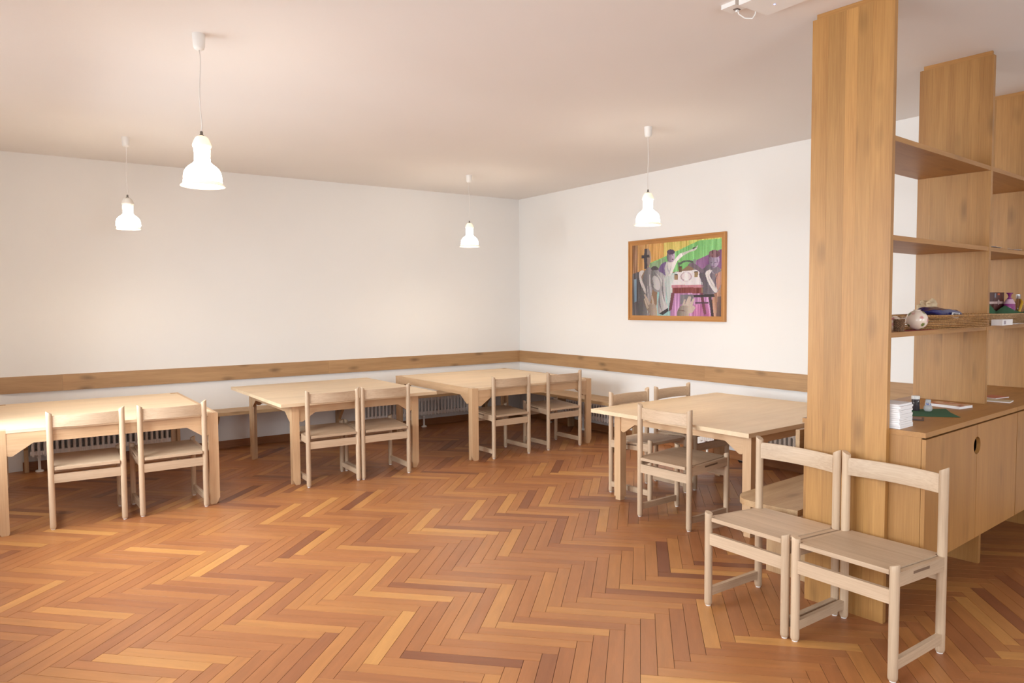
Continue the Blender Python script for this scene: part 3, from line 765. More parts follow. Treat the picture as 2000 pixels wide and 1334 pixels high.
    # figure at the right
    fill([(1010, 640), (1050, 580), (1110, 520), (1180, 540), (1240, 590), (1244, 740), (1200, 850), (1120, 880), (1056, 884), (1050, 760)], (128, 112, 126), 14, True, (1010, 1240), 0.7)
    F([(1180, 640), (1244, 600), (1240, 760), (1200, 840)], (196, 132, 110), 24)
    ell(1166, 470, 54, 92, (178, 152, 186), 10, (1110, 1220), 0.65)
    ell(1172, 398, 60, 44, (128, 78, 88), 26)
    F([(1130, 500), (1150, 500), (1150, 508), (1130, 508)], (70, 50, 80), 0); F([(1170, 500), (1192, 498), (1192, 506), (1170, 508)], (70, 50, 80), 0); F([(1140, 545), (1170, 545), (1170, 551), (1140, 551)], (110, 60, 90), 0)
    fill([(1078, 620), (1120, 586), (1148, 600), (1122, 650), (1160, 730), (1200, 820), (1186, 858), (1150, 820), (1100, 720)], (228, 216, 212), 8)
    fill([(890, 530), (930, 500), (1000, 540), (1060, 600), (1030, 620), (960, 570)], (120, 96, 112), 10)
    # stool
    F([(950, 884), (1170, 872), (1172, 908), (956, 914)], (58, 44, 48), 6)
    F([(1108, 905), (1140, 905), (1166, 1142), (1140, 1142)], (70, 48, 54), 8); F([(965, 970), (1110, 966), (1110, 984), (965, 986)], (84, 50, 66), 4)
    # folds of the robes, shadows and creases
    def stroke(x0, y0, x1, y1, w, col, bend=0.0):
        dx, dy = x1 - x0, y1 - y0; l = math.hypot(dx, dy); nx_, ny_ = -dy / l, dx / l; L_, R_ = [], []
        for k in range(7):
            f = k / 6; px, py = x0 + dx * f + nx_ * bend * math.sin(PI * f), y0 + dy * f + ny_ * bend * math.sin(PI * f); h = w * (0.25 + math.sin(PI * f)) * 0.6
            L_.append((px + nx_ * h, py + ny_ * h)); R_.append((px - nx_ * h, py - ny_ * h))
        m = inside(L_ + R_[::-1]); C[m] = C[m] * 0.35 + np.array(col, float) * 0.65
    DK, LT = (84, 76, 84), (222, 214, 210)
    for a in ((392, 640, 430, 1120, 9, DK, 12), (352, 760, 340, 1130, 9, DK, -8), (440, 620, 462, 900, 8, LT, 10), (412, 760, 410, 1130, 7, LT, -10),
              (520, 620, 600, 800, 10, LT, -18), (600, 700, 622, 960, 11, DK, 14), (560, 860, 590, 1080, 10, DK, 16), (498, 600, 520, 660, 7, DK, 6), (588, 840, 630, 1030, 7, LT, 10), (470, 700, 480, 800, 7, DK, -6),
              (650, 520, 690, 640, 9, (150, 140, 160), 10), (700, 500, 650, 660, 8, (176, 168, 170), -14), (640, 700, 660, 960, 10, (140, 160, 164), 12), (690, 690, 690, 860, 9, (232, 234, 230), -8),
              (1070, 640, 1090, 860, 10, DK, -12), (1120, 560, 1180, 640, 8, (176, 160, 172), 10), (1210, 620, 1180, 800, 9, (86, 60, 76), 14), (1030, 660, 1060, 840, 7, (96, 84, 100), 8),
              (320, 640, 348, 740, 7, (150, 130, 130), -6), (1100, 640, 1170, 800, 6, (170, 152, 152), 8), (400, 470, 430, 560, 7, (110, 84, 84), 6),
              (668, 400, 690, 408, 4, (70, 46, 70), 0), (704, 402, 722, 406, 4, (70, 46, 70), 0), (712, 410, 722, 446, 4, (226, 200, 214), 3), (648, 440, 664, 500, 6, (92, 62, 100), 0),
              (1152, 505, 1146, 535, 4, (226, 206, 226), 2), (1196, 440, 1212, 520, 8, (118, 84, 126), 4), (1120, 400, 1130, 450, 6, (96, 50, 62), 4), (1150, 380, 1156, 440, 5, (190, 110, 120), 4), (1200, 390, 1206, 440, 5, (84, 46, 66), 4)): stroke(*a)
    # the two hands in front
    H1 = (172, 146, 128)
    fill([(366, 930), (372, 1000), (420, 1080), (470, 1140), (530, 1140), (526, 1040), (500, 990), (440, 980), (400, 960)], H1, 10, True, (360, 520), 0.6)
    for P in ([(366, 882), (384, 874), (450, 990), (424, 1010)], [(458, 896), (474, 892), (500, 990), (470, 1000)], [(366, 930), (382, 926), (432, 1040), (404, 1050)]): F(P, (186, 160, 140), 8)
    fill([(770, 1140), (780, 1050), (830, 1000), (900, 996), (962, 1024), (940, 1090), (900, 1106), (890, 1140)], (190, 166, 150), 8, True, (760, 920), 0.6)
    for P in ([(824, 1010), (846, 936), (864, 938), (852, 1012)], [(852, 1010), (892, 902), (912, 904), (884, 1012)], [(884, 1010), (906, 900), (924, 906), (910, 1016)], [(908, 1014), (942, 924), (962, 932), (934, 1026)], [(900, 1080), (960, 1020), (972, 1036), (924, 1102)]): F(P, (204, 180, 162), 8)
    F([(785, 1060), (860, 1070), (860, 1078), (785, 1070)], (120, 92, 84), 0)
    g = C.mean(2, keepdims=True); C = g + (C - g) * 0.80; C = C * 0.93 + 6
    C += rs.normal(0, 5, C.shape)
    return np.clip(C, 0, 255)
NXP, NYP = 230, 160
PC = paint(NXP, NYP)
ya, yb, za, zb = PY0 - PFW + 0.004, PY1 + PFW - 0.004, PZ0 + PFW - 0.004, PZ1 - PFW + 0.004
vs = [(-0.0185, ya + (yb - ya) * i / NXP, zb + (za - zb) * j / NYP) for j in range(NYP + 1) for i in range(NXP + 1)]
nv = len(vs)
fs = [(j * (NXP + 1) + i, (j + 1) * (NXP + 1) + i, (j + 1) * (NXP + 1) + i + 1, j * (NXP + 1) + i + 1) for j in range(NYP) for i in range(NXP)]
c0, c1, c2, c3 = 0, NXP, NYP * (NXP + 1) + NXP, NYP * (NXP + 1)
vs += [(-0.001, vs[c][1], vs[c][2]) for c in (c0, c1, c2, c3)]
fs += [(nv, nv + 1, nv + 2, nv + 3)]
me = bpy.data.meshes.new('canvas'); me.from_pydata(vs, [], fs)
ca = me.color_attributes.new('paint', 'FLOAT_COLOR', 'CORNER')
lc = (PC / 255.0).reshape(-1, 3); lc = np.where(lc <= 0.04045, lc / 12.92, ((lc + 0.055) / 1.055) ** 2.4)
buf = np.ones((len(me.loops), 4), np.float32); buf[:NXP * NYP * 4, :3] = np.repeat(lc, 4, axis=0)
ca.data.foreach_set('color', buf.ravel())
m, nt, b = new_mat('oil_paint'); at = nt.nodes.new('ShaderNodeAttribute'); at.attribute_name = 'paint'
nt.links.new(at.outputs['Color'], b.inputs['Base Color']); b.inputs['Roughness'].default_value = 0.5
nz = nt.nodes.new('ShaderNodeTexNoise'); nz.inputs['Scale'].default_value = 90; bp = nt.nodes.new('ShaderNodeBump'); bp.inputs['Strength'].default_value = 0.15; bp.inputs['Distance'].default_value = 0.002
nt.links.new(nz.outputs['Fac'], bp.inputs['Height']); nt.links.new(bp.outputs['Normal'], b.inputs['Normal'])
obj('canvas', me, m, pic)

# ================================================================== SHELF UNIT, CABINETS, CORNER BENCH
UA = math.radians(4.2); UO = Vector((3.549, 1.844, 0))
UU = Vector((math.cos(UA), math.sin(UA), 0)); UV = Vector((-math.sin(UA), math.cos(UA), 0))
def U(u, v, z=0.0): return UO + UU * u + UV * v + Vector((0, 0, z))
BAY, PT, PD = 1.345, 0.033, 0.415
WTZ = 0.985                                        # top of the worktops
unit = empty('shelf_unit', U(0, 0), UA); tag(unit, 'floor to ceiling oak shelf unit with tall upright panels and open shelves', 'shelf')
rs_ = random.Random(3)
for k in range(3):
    z0, z1 = (0.0, 3.088) if k == 0 else (WTZ, 3.088)
    if k: z0 += 0.0005
    u0 = (0.0, BAY, 2.487)[k]
    core = obj('upright_panel', box_mesh('upright_panel', 0.004, PT - 0.004, 0.004, PD - 0.004, z0 + 0.002, z1 - 0.002), W_panel('Z'), unit, (u0, 0, 0))
    cuts = [0.0]
    for wd in ([0.105, 0.07, 0.062, 0.09, 0.088] if k == 0 else [0.072, 0.055, 0.12, 0.09, 0.078])[:4]: cuts.append(cuts[-1] + wd)
    cuts.append(PD)
    for a, b in zip(cuts, cuts[1:]):
        m_ = box_c('stave', PT, b - a - 0.0003, z1 - z0, 0.0012 if (a == 0 or b == PD) else 0.0004, 1)
        obj('stave', m_, W_stave('Z'), core, (PT / 2, (a + b) / 2, (z0 + z1) / 2))
    obj('ceiling_strip', box_mesh('ceiling_strip', 0.006, PT - 0.006, 0.012, PD - 0.02, z1, HC - 0.0005), W_panel('Y'), core)
for k in range(2):
    for z in (2.427, 1.944, 1.463):
        m_ = box_mesh('shelf', 0.0, (BAY if k == 0 else 2.487 - BAY) - PT - 0.001, 0.002, PD - 0.002, -0.025, 0.0, 0.0015)
        obj('shelf', m_, W_panel('X'), unit, (k * BAY + PT + 0.0005, 0, z))

CV0, CV1, CB0, CB1 = -0.149, 0.448, 0.334, WTZ - 0.026     # carcass front/back, bottom/top
def cabinet(u0, u1, label, leg_u):
    t = empty('cabinet', U(u0, 0), UA); tag(t, label, 'cabinet', 'cabinets under the shelf unit')
    w = u1 - u0; T = 0.019
    bm = bmesh.new()
    bx(bm, 0, T, CV0, CV1, CB0, CB1); bx(bm, w - T, w, CV0, CV1, CB0, CB1)
    bx(bm, T, w - T, CV0, CV1, CB0, CB0 + T); bx(bm, T, w - T, CV0 + 0.02, CV1, CB1 - T, CB1); bx(bm, T, w - T, CV1 - 0.012, CV1, CB0 + T, CB1 - T)
    obj('carcass', to_mesh(bm, 'carcass'), W_panel('Z'), t)
    um, g = w * 0.512, 0.0022; zc, r = 0.838, 0.047
    for s, (a, b) in ((1, (0.002, um - g)), (-1, (um + g, w - 0.003))):
        e = um - g if s == 1 else um + g
        arc = []
        for k in range(17):
            t_ = -PI / 2 + PI * k / 16
            arc.append((e - s * r * math.cos(t_), zc + r * math.sin(t_)))
        zb, zt = CB0 - 0.002, CB1 - 0.008
        if s == 1: pts = [(a, zb), (e, zb)] + arc + [(e, zt), (a, zt)]
        else: pts = [(b, zb), (e, zb)] + arc + [(e, zt), (b, zt)]
        me_ = prism_mesh('door', pts, 'Y', CV0 - 0.0205, CV0 - 0.0012)
        obj('door', me_, W_panel('Z'), t)
    if leg_u is not None:
        obj('leg_panel', box_mesh('leg_panel', leg_u, leg_u + PT, 0.0, PD, 0.0, CB0 - 0.0005, 0.0015), W_panel('Z'), t)
    return t
cabinet(PT + 0.001, 1.3545, 'oak cabinet with two plain doors and a round finger hole, nearest the chairs', BAY - PT - 0.04)
cabinet(1.3575, 2.525, 'oak cabinet with plain doors, cut off by the right picture edge', 1.08)
for k, (u0, u1, lb) in enumerate(((PT + 0.0005, 1.3545, 'oak worktop of the first cabinet carrying paper stack, jar and green napkin'), (1.3575, 2.525, 'oak worktop of the second cabinet with leaflets at right edge'))):
    wt = obj('worktop', box_mesh('worktop', 0, u1 - u0, -0.168, 0.459, CB1 + 0.0005, WTZ, 0.0018), W_panel('X'), None, U(u0, 0), (0, 0, UA)); tag(wt, lb, 'worktop', 'worktops on the cabinets')

# bench with a back rail behind the cabinets
cb = empty('corner_bench', U(0.06, 0), UA); tag(cb, 'oak bench behind the cabinet with rounded end and narrow back rail', 'bench')
pts = [(0.02, 0.505), (2.2, 0.505), (2.2, 0.93), (0.16, 0.93)]
for k in range(1, 8):
    a = k / 8 * PI / 2; pts.append((0.16 - 0.16 * math.sin(a), 0.80 + 0.13 * math.cos(a)))
pts += [(0.0, 0.80), (-0.008, 0.70), (0.0, 0.60)]
obj('seat', prism_mesh('seat', pts, 'Z', BZ - 0.036, BZ, 0.005), W_bench('X'), cb)
obj('back_rail', box_mesh('back_rail', 0.0, 2.2, 0.488, 0.512, 0.775, 0.91, 0.004), W_bench('X'), cb)
for x in (0.16, 1.2):
    obj('support', box_mesh('support', x, x + 0.035, 0.53, 0.78, 0.0, BZ - 0.0365, 0.002), W_bench('Z'), cb)
for x in (0.35, 1.4):
    obj('rail_block', box_mesh('rail_block', x, x + 0.06, 0.4485, 0.4885, 0.80, 0.88), W_bench('X'), cb)

# ================================================================== THINGS ON THE WORKTOP
ROT = (0, 0, UA)
M_PAPER = plain('paper_white', (240, 236, 236), 0.85)
M_GREEN = plain('napkin_green', (52, 98, 66), 0.9, bump=0.3, bscale=700)
M_RED = plain('napkin_red', (150, 40, 48), 0.9, bump=0.3, bscale=700)
# paper napkins in a pile
pile = empty('napkin_stack', U(0.12, 0.03, WTZ), UA); tag(pile, 'tall stack of folded white paper napkins beside the tall panel', 'napkins')
z = 0.0
r_ = random.Random(9)
for k in range(12):
    h = r_.uniform(0.008, 0.012)
    obj('napkin', box_c('napkin', 0.150 + r_.uniform(-0.003, 0.002), 0.142 + r_.uniform(-0.003, 0.002), h - 0.0008, 0.003, 2), M_PAPER, pile,
        (r_.uniform(-0.003, 0.003) + (0.004 if k < 2 else 0), r_.uniform(-0.003, 0.003), z + h / 2), (0, 0, r_.uniform(-0.02, 0.02)))
    z += h
# spice jar
j = empty('spice_jar', U(0.755, 0.165, WTZ + 0.0025), UA); tag(j, 'small dark jar with a white lid on the green napkin', 'jar')
mj, nt, b = new_mat('jar_label'); N, L = nt.nodes, nt.links
tc = N.new('ShaderNodeTexCoord'); vo = N.new('ShaderNodeTexVoronoi'); vo.inputs['Scale'].default_value = 85
rp = N.new('ShaderNodeValToRGB'); rp.color_ramp.interpolation = 'CONSTANT'
rp.color_ramp.elements[0].color = rgba((52, 44, 46)); rp.color_ramp.elements[1].color = rgba((206, 198, 196)); rp.color_ramp.elements[1].position = 0.72
e = rp.color_ramp.elements.new(0.6); e.color = rgba((150, 54, 46))
sp = N.new('ShaderNodeSeparateColor'); L.new(tc.outputs['Object'], vo.inputs['Vector']); L.new(vo.outputs['Color'], sp.inputs[0]); L.new(sp.outputs[0], rp.inputs['Fac']); L.new(rp.outputs['Color'], b.inputs['Base Color']); b.inputs['Roughness'].default_value = 0.3
obj('body', lathe_mesh('body', [(0.002, 0.0), (0.020, 0.0), (0.0215, 0.003), (0.0215, 0.060), (0.019, 0.066), (0.002, 0.066)], 28, True, True), plain('jar_dark', (66, 58, 62), 0.2), j)
obj('label', lathe_mesh('label', [(0.0218, 0.034), (0.0218, 0.060)], 28), mj, j)
obj('lid', lathe_mesh('lid', [(0.002, 0.066), (0.022, 0.066), (0.0225, 0.068), (0.0225, 0.082), (0.021, 0.085), (0.002, 0.085)], 28, True, True), M_PLASTIC, j)
# little glass bottle with a tag
j = empty('glass_bottle', U(0.775, 0.105, WTZ + 0.0025), UA); tag(j, 'bulb shaped frosted glass bottle with paper tag on green napkin', 'bottle')
mgl = plain('frosted_glass', (206, 204, 204), 0.15, trans=0.25)
obj('body', lathe_mesh('body', [(0.002, 0.0), (0.015, 0.0), (0.021, 0.006), (0.0235, 0.016), (0.021, 0.026), (0.015, 0.036), (0.0125, 0.046), (0.0125, 0.052)], 28, True), mgl, j)
obj('cap', lathe_mesh('cap', [(0.0125, 0.051), (0.0140, 0.052), (0.0140, 0.064), (0.012, 0.067), (0.002, 0.0675)], 24, True, True), plain('bottle_cap', (184, 186, 190), 0.35), j)
bm = bmesh.new(); tube(bm, [(-0.018 + 0.011 * math.cos(a), 0.004, 0.048 + 0.011 * math.sin(a)) for a in [k * 2 * PI / 16 for k in range(17)]], 0.0009, 6)
tg = obj('tag_string', to_mesh(bm, 'tag_string', True), M_PAPER, j)
obj('tag', box_c('tag', 0.017, 0.001, 0.012), M_PAPER, tg, (-0.012, -0.012, 0.045))
obj('tag_print', box_c('tag_print', 0.005, 0.001, 0.004), plain('tag_red', (190, 60, 70), 0.6), tg, (-0.014, -0.0126, 0.045))
obj('blue_print', lathe_mesh('blue_print', [(0.0152, 0.036), (0.0130, 0.046)], 28), plain('print_blue', (120, 130, 178), 0.4), j)
# flat folded green napkin
def cloth(name, outline, z0, amp, mat, th=0.0012, seed=1, sub=3):
    bm = bmesh.new(); f = bm.faces.new([bm.verts.new((x, y, 0)) for x, y in outline])
    bmesh.ops.triangulate(bm, faces=[f]); bmesh.ops.subdivide_edges(bm, edges=bm.edges[:], cuts=sub, use_grid_fill=True)
    rr = random.Random(seed); a, b = rr.uniform(20, 40), rr.uniform(20, 40)
    for v in bm.verts: v.co.z = z0 + amp * (0.5 + 0.5 * math.sin(a * v.co.x + 2) * math.cos(b * v.co.y))
    g = bmesh.ops.extrude_face_region(bm, geom=bm.faces[:])
    for v in [q for q in g['geom'] if isinstance(q, bmesh.types.BMVert)]: v.co.z += th
    return to_mesh(bm, name, True)
gn = obj('green_napkin', cloth('green_napkin', [(0.15, -0.10), (0.29, 0.0), (0.43, 0.075), (0.27, 0.20), (-0.03, 0.18), (0.02, 0.07)], 0.0003, 0.0012, M_GREEN), M_GREEN, None, U(0.52, 0.0, WTZ), ROT)
tag(gn, 'dark green paper napkin spread flat on the worktop', 'napkin')
# paperback
bk = empty('book', U(1.0, 0.02, WTZ), UA - 0.18); tag(bk, 'thin white spined paperback lying on the worktop by the upright panel', 'book')
obj('pages', box_mesh('pages', 0.003, 0.137, 0.002, 0.203, 0.001, 0.014), M_PAPER, bk)
mcv, nt, b = new_mat('book_cover'); N, L = nt.nodes, nt.links
tc = N.new('ShaderNodeTexCoord'); nz = N.new('ShaderNodeTexNoise'); nz.inputs['Scale'].default_value = 14; rp = N.new('ShaderNodeValToRGB')
rp.color_ramp.elements[0].color = rgba((90, 66, 62)); rp.color_ramp.elements[0].position = 0.36; rp.color_ramp.elements[1].color = rgba((216, 184, 158)); rp.color_ramp.elements[1].position = 0.52
e = rp.color_ramp.elements.new(0.43); e.color = rgba((196, 96, 66))
L.new(tc.outputs['Object'], nz.inputs['Vector']); L.new(nz.outputs['Fac'], rp.inputs['Fac']); L.new(rp.outputs['Color'], b.inputs['Base Color']); b.inputs['Roughness'].default_value = 0.35
obj('cover', box_mesh('cover', 0.0, 0.14, 0.0, 0.205, 0.014, 0.0155), mcv, bk)
obj('back_cover', box_mesh('back_cover', 0.0, 0.14, 0.0, 0.205, 0.0, 0.001), M_PAPER, bk)
obj('spine', box_mesh('spine', -0.0006, 0.002, 0.0, 0.205, 0.0, 0.0155), M_PAPER, bk)
# dark card
cd = empty('card_wallet', U(0.44, 0.03, WTZ), UA + 0.35); tag(cd, 'small dark flat card wallet beside the napkin stack', 'wallet')
obj('cover', box_c('cover', 0.105, 0.062, 0.005, 0.0015), plain('wallet_dark', (74, 54, 48), 0.4), cd, (0, 0, 0.0025))
obj('card', box_c('card', 0.07, 0.04, 0.001), plain('card_print', (150, 104, 84), 0.35), cd, (0.0, 0.0, 0.0056))
# leaflets on the second worktop
for nm, u, v, rz, sz, z, mt, lb in (('leaflet', 1.55, 0.0, 0.12, (0.11, 0.16), 0.006, plain('leaflet_cream', (206, 190, 158), 0.6), 'cream printed leaflets in a small pile on the second worktop'),
                               ('brochure', 1.74, 0.075, -0.2, (0.15, 0.11), 0.005, plain('brochure_red', (176, 76, 58), 0.35), 'red covered brochure behind the cream leaflets on second worktop')):
    t = empty(nm, U(u, v, WTZ), UA + rz); tag(t, lb, nm)
    obj('sheets', box_c('sheets', sz[0], sz[1], z), M_PAPER, t, (0, 0, z / 2))
    obj('cover', box_c('cover', sz[0], sz[1], 0.0008), mt, t, (0, 0, z + 0.0004))

# ================================================================== THINGS ON THE LOW SHELF
SZ = 1.463
def wicker(name, lt, dk, ring=900):
    if name in MATS: return MATS[name]
    m, nt, b = new_mat(name); N, L = nt.nodes, nt.links
    tc = N.new('ShaderNodeTexCoord'); mp = N.new('ShaderNodeMapping'); mp.inputs['Scale'].default_value = (60, 60, 30)
    nz = N.new('ShaderNodeTexNoise'); nz.inputs['Scale'].default_value = 3; nz.inputs['Detail'].default_value = 4
    L.new(tc.outputs['Object'], mp.inputs['Vector']); L.new(mp.outputs['Vector'], nz.inputs['Vector'])
    rp = N.new('ShaderNodeValToRGB'); rp.color_ramp.elements[0].color = rgba(dk); rp.color_ramp.elements[1].color = rgba(lt)
    rp.color_ramp.elements[0].position = 0.35; rp.color_ramp.elements[1].position = 0.65
    L.new(nz.outputs['Fac'], rp.inputs['Fac']); L.new(rp.outputs['Color'], b.inputs['Base Color']); b.inputs['Roughness'].default_value = 0.6
    MATS[name] = m; return m
def basket(bm, prof, a, b, strands, n, sq=3.0, cane=0.0042):
    """Woven wall: a stack of rounded canes waving in and out past upright stakes."""
    def R(t):      # superellipse
        c, s = math.cos(t), math.sin(t); return (abs(c) ** sq + abs(s) ** sq) ** (-1 / sq)
    for k in range(strands):
        f = k / (strands - 1); idx = f * (len(prof) - 1); i = min(int(idx), len(prof) - 2); g = idx - i
        sc_ = prof[i][0] * (1 - g) + prof[i + 1][0] * g; z = prof[i][1] * (1 - g) + prof[i + 1][1] * g
        ringv = []
        for q in range(n):
            t = 2 * PI * q / n; wv = 0.0018 * (1 if (q + k) % 2 else -1)
            row = []
            for m_ in range(5):
                ph = 2 * PI * m_ / 5; rr = wv + cane * 0.5 * math.cos(ph)
                x, y = R(t) * a * sc_ * math.cos(t), R(t) * b * sc_ * math.sin(t); l = math.hypot(x, y)
                row.append(bm.verts.new((x * (1 + rr / l), y * (1 + rr / l), z + cane * 0.55 * math.sin(ph))))
            ringv.append(row)
        for q in range(n):
            A, B = ringv[q], ringv[(q + 1) % n]
            for m_ in range(5): bm.faces.new((A[m_], A[(m_ + 1) % 5], B[(m_ + 1) % 5], B[m_]))
    base = [bm.verts.new((R(2 * PI * q / n) * a * prof[0][0] * math.cos(2 * PI * q / n), R(2 * PI * q / n) * b * prof[0][0] * math.sin(2 * PI * q / n), prof[0][1])) for q in range(n)]
    bm.faces.new(base)
def wicker_tray(loc, rz, a, b, h, mat, label, strands=9):
    t = empty('wicker_tray', loc, rz); tag(t, label, 'basket', 'wicker trays on the low shelf')
    bm = bmesh.new(); basket(bm, [(0.95, 0.004), (0.955, h * 0.4), (0.97, h * 0.75), (1.0, h)], a, b, strands, 120)
    obj('woven_side', to_mesh(bm, 'woven_side', True), mat, t)
    bm = bmesh.new(); n = 64; pr = []
    pts_ = []
    for q in range(n + 1):
        tt = 2 * PI * q / n; c, s = math.cos(tt), math.sin(tt); R_ = (abs(c) ** 3 + abs(s) ** 3) ** (-1 / 3)
        pts_.append((R_ * a * 1.0 * c, R_ * b * 1.0 * s, h + 0.002))
    tube(bm, pts_, 0.0055, 8); obj('rim', to_mesh(bm, 'rim', True), mat, t)
    return t
M_WK = wicker('wicker_brown', (196, 148, 88), (128, 86, 46)); M_WKL = wicker('wicker_light', (206, 170, 124), (150, 112, 74)); M_WKG = wicker('wicker_grey', (148, 112, 82), (84, 58, 40))
tray = wicker_tray(U(0.90, 0.088, SZ), UA - 0.10, 0.40, 0.155, 0.072, M_WK, 'long brown wicker tray holding a blue packet, on the low shelf')
# wicker pot
t = empty('wicker_pot', U(0.225, 0.045, SZ), UA); tag(t, 'small woven wicker pot next to the tall panel on the low shelf', 'pot')
bm = bmesh.new(); basket(bm, [(0.88, 0.003), (0.95, 0.03), (1.0, 0.06)], 0.024, 0.024, 11, 28, 2.0, 0.0052)
obj('woven_side', to_mesh(bm, 'woven_side', True), M_WKG, t)
# painted porcelain jars
def porcelain(name):
    m, nt, b = new_mat(name); N, L = nt.nodes, nt.links
    tc = N.new('ShaderNodeTexCoord'); vo = N.new('ShaderNodeTexVoronoi'); vo.inputs['Scale'].default_value = 34
    nz = N.new('ShaderNodeTexNoise'); nz.inputs['Scale'].default_value = 70
    ad = N.new('ShaderNodeMixRGB'); ad.blend_type = 'ADD'; ad.inputs['Fac'].default_value = 0.02
    L.new(tc.outputs['Object'], ad.inputs[1]); L.new(nz.outputs['Color'], ad.inputs[2]); L.new(ad.outputs[0], vo.inputs['Vector'])
    blob = N.new('ShaderNodeMath'); blob.operation = 'LESS_THAN'; blob.inputs[1].default_value = 0.40; L.new(vo.outputs['Distance'], blob.inputs[0])
    sp = N.new('ShaderNodeSeparateColor'); L.new(vo.outputs['Color'], sp.inputs[0])
    pick = N.new('ShaderNodeMath'); pick.operation = 'GREATER_THAN'; pick.inputs[1].default_value = 0.42; L.new(sp.outputs[1], pick.inputs[0])
    fac = N.new('ShaderNodeMath'); fac.operation = 'MULTIPLY'; L.new(blob.outputs[0], fac.inputs[0]); L.new(pick.outputs[0], fac.inputs[1])
    rp = N.new('ShaderNodeValToRGB'); rp.color_ramp.interpolation = 'CONSTANT'
    rp.color_ramp.elements[0].color = rgba((206, 140, 140)); rp.color_ramp.elements[1].color = rgba((112, 124, 66)); rp.color_ramp.elements[1].position = 0.5
    L.new(sp.outputs[0], rp.inputs['Fac'])
    mx = N.new('ShaderNodeMixRGB'); mx.inputs[1].default_value = rgba((232, 214, 198)); L.new(fac.outputs[0], mx.inputs['Fac']); L.new(rp.outputs['Color'], mx.inputs[2])
    L.new(mx.outputs[0], b.inputs['Base Color']); b.inputs['Roughness'].default_value = 0.12; b.inputs['Coat Weight'].default_value = 0.5
    return m
M_PORC = porcelain('floral_porcelain')
def round_jar(loc, r, label, rim_side):
    t = empty('porcelain_jar', loc, UA); tag(t, label, 'jar', 'floral porcelain jars')
    prof = [(0.002, -r)] + [(r * math.cos(a), r * math.sin(a)) for a in [(-PI / 2 + PI * k / 20) for k in range(3, 19)]]
    neck = prof[-1][0]
    m_ = lathe_mesh('body', prof + [(neck * 0.95, r * 0.93), (neck * 1.1, r * 1.03), (neck * 0.9, r * 1.02), (neck * 0.85, r * 0.85)], 40, True)
    obj('body', m_, M_PORC, t, (0, 0, r), (0, 0, 0.6))
    return t
round_jar(U(0.355, 0.12, SZ + 0.001), 0.037, 'small round flowered porcelain jar behind the wicker pot', -1)
round_jar(U(0.405, 0.03, SZ + 0.0025), 0.053, 'large round flowered porcelain jar in front of the brown wicker tray', -1)
rn = obj('red_napkin', cloth('red_napkin', [(-0.18, -0.015), (0.16, -0.032), (0.24, 0.0), (0.20, 0.03), (-0.16, 0.06)], 0.0002, 0.0006, M_RED, seed=4), M_RED, None, U(0.46, 0.035, SZ), ROT); tag(rn, 'folded red paper napkin under the flowered jars', 'napkin')
# blue packet on the tray
def pillow_bag(name, lx, ly, lz, mat, parent, loc, rot, seed=1, wr=0.006):
    bm = bmesh.new(); bmesh.ops.create_uvsphere(bm, u_segments=32, v_segments=18, radius=1.0)
    rr = random.Random(seed); ph = [rr.uniform(0, 6.28) for _ in range(6)]
    for v in bm.verts:
        x, y, z = v.co; p_ = 0.55
        x, y, z = [math.copysign(abs(c) ** p_, c) for c in (x, y, z)]
        th = max(0.06, 1 - abs(x) ** 4) * (0.8 + 0.2 * math.sin(3 * y + ph[0]))
        w = wr * (math.sin(9 * x + 4 * y + ph[1]) + math.sin(15 * x - 7 * z + ph[2]) * 0.6)
        v.co = (x * lx / 2, y * ly / 2 + w * 0.6, z * lz / 2 * th + w)
    return obj(name, to_mesh(bm, name, True), mat, parent, loc, rot)
bp_ = empty('blue_packet', U(0.79, 0.06, SZ + 0.062), UA - 0.10); tag(bp_, 'shiny dark blue food packet lying across the brown wicker tray', 'packet')
M_BLUE = plain('foil_blue', (38, 40, 96), 0.25, coat=0.3)
pillow_bag('bag', 0.37, 0.12, 0.075, M_BLUE, bp_, (0, 0, 0.022), (0, 0.06, 0), 2, 0.004)
lb_ = obj('label', box_c('label', 0.085, 0.0015, 0.03), M_PAPER, bp_, (0.035, -0.0655, 0.012), (0.25, 0.06, 0))
bm = bmesh.new(); x = -0.03
rr = random.Random(2)
while x < 0.03:
    w_ = rr.choice((0.0012, 0.002, 0.003)); bx(bm, x, x + w_, -0.0011, -0.0004, -0.008, 0.012); x += w_ + rr.choice((0.0012, 0.002))
obj('barcode', to_mesh(bm, 'barcode'), plain('ink_black', (30, 28, 30), 0.6), lb_)
cp = empty('cream_packet', U(0.93, 0.185, SZ + 0.07), UA + 0.1); tag(cp, 'crumpled cream paper packet behind the blue packet', 'packet')
pillow_bag('bag', 0.20, 0.09, 0.10, plain('paper_cream', (220, 196, 160), 0.7, bump=0.4, bscale=120), cp, (0, 0, 0.03), (0, -0.5, 0), 5, 0.008)
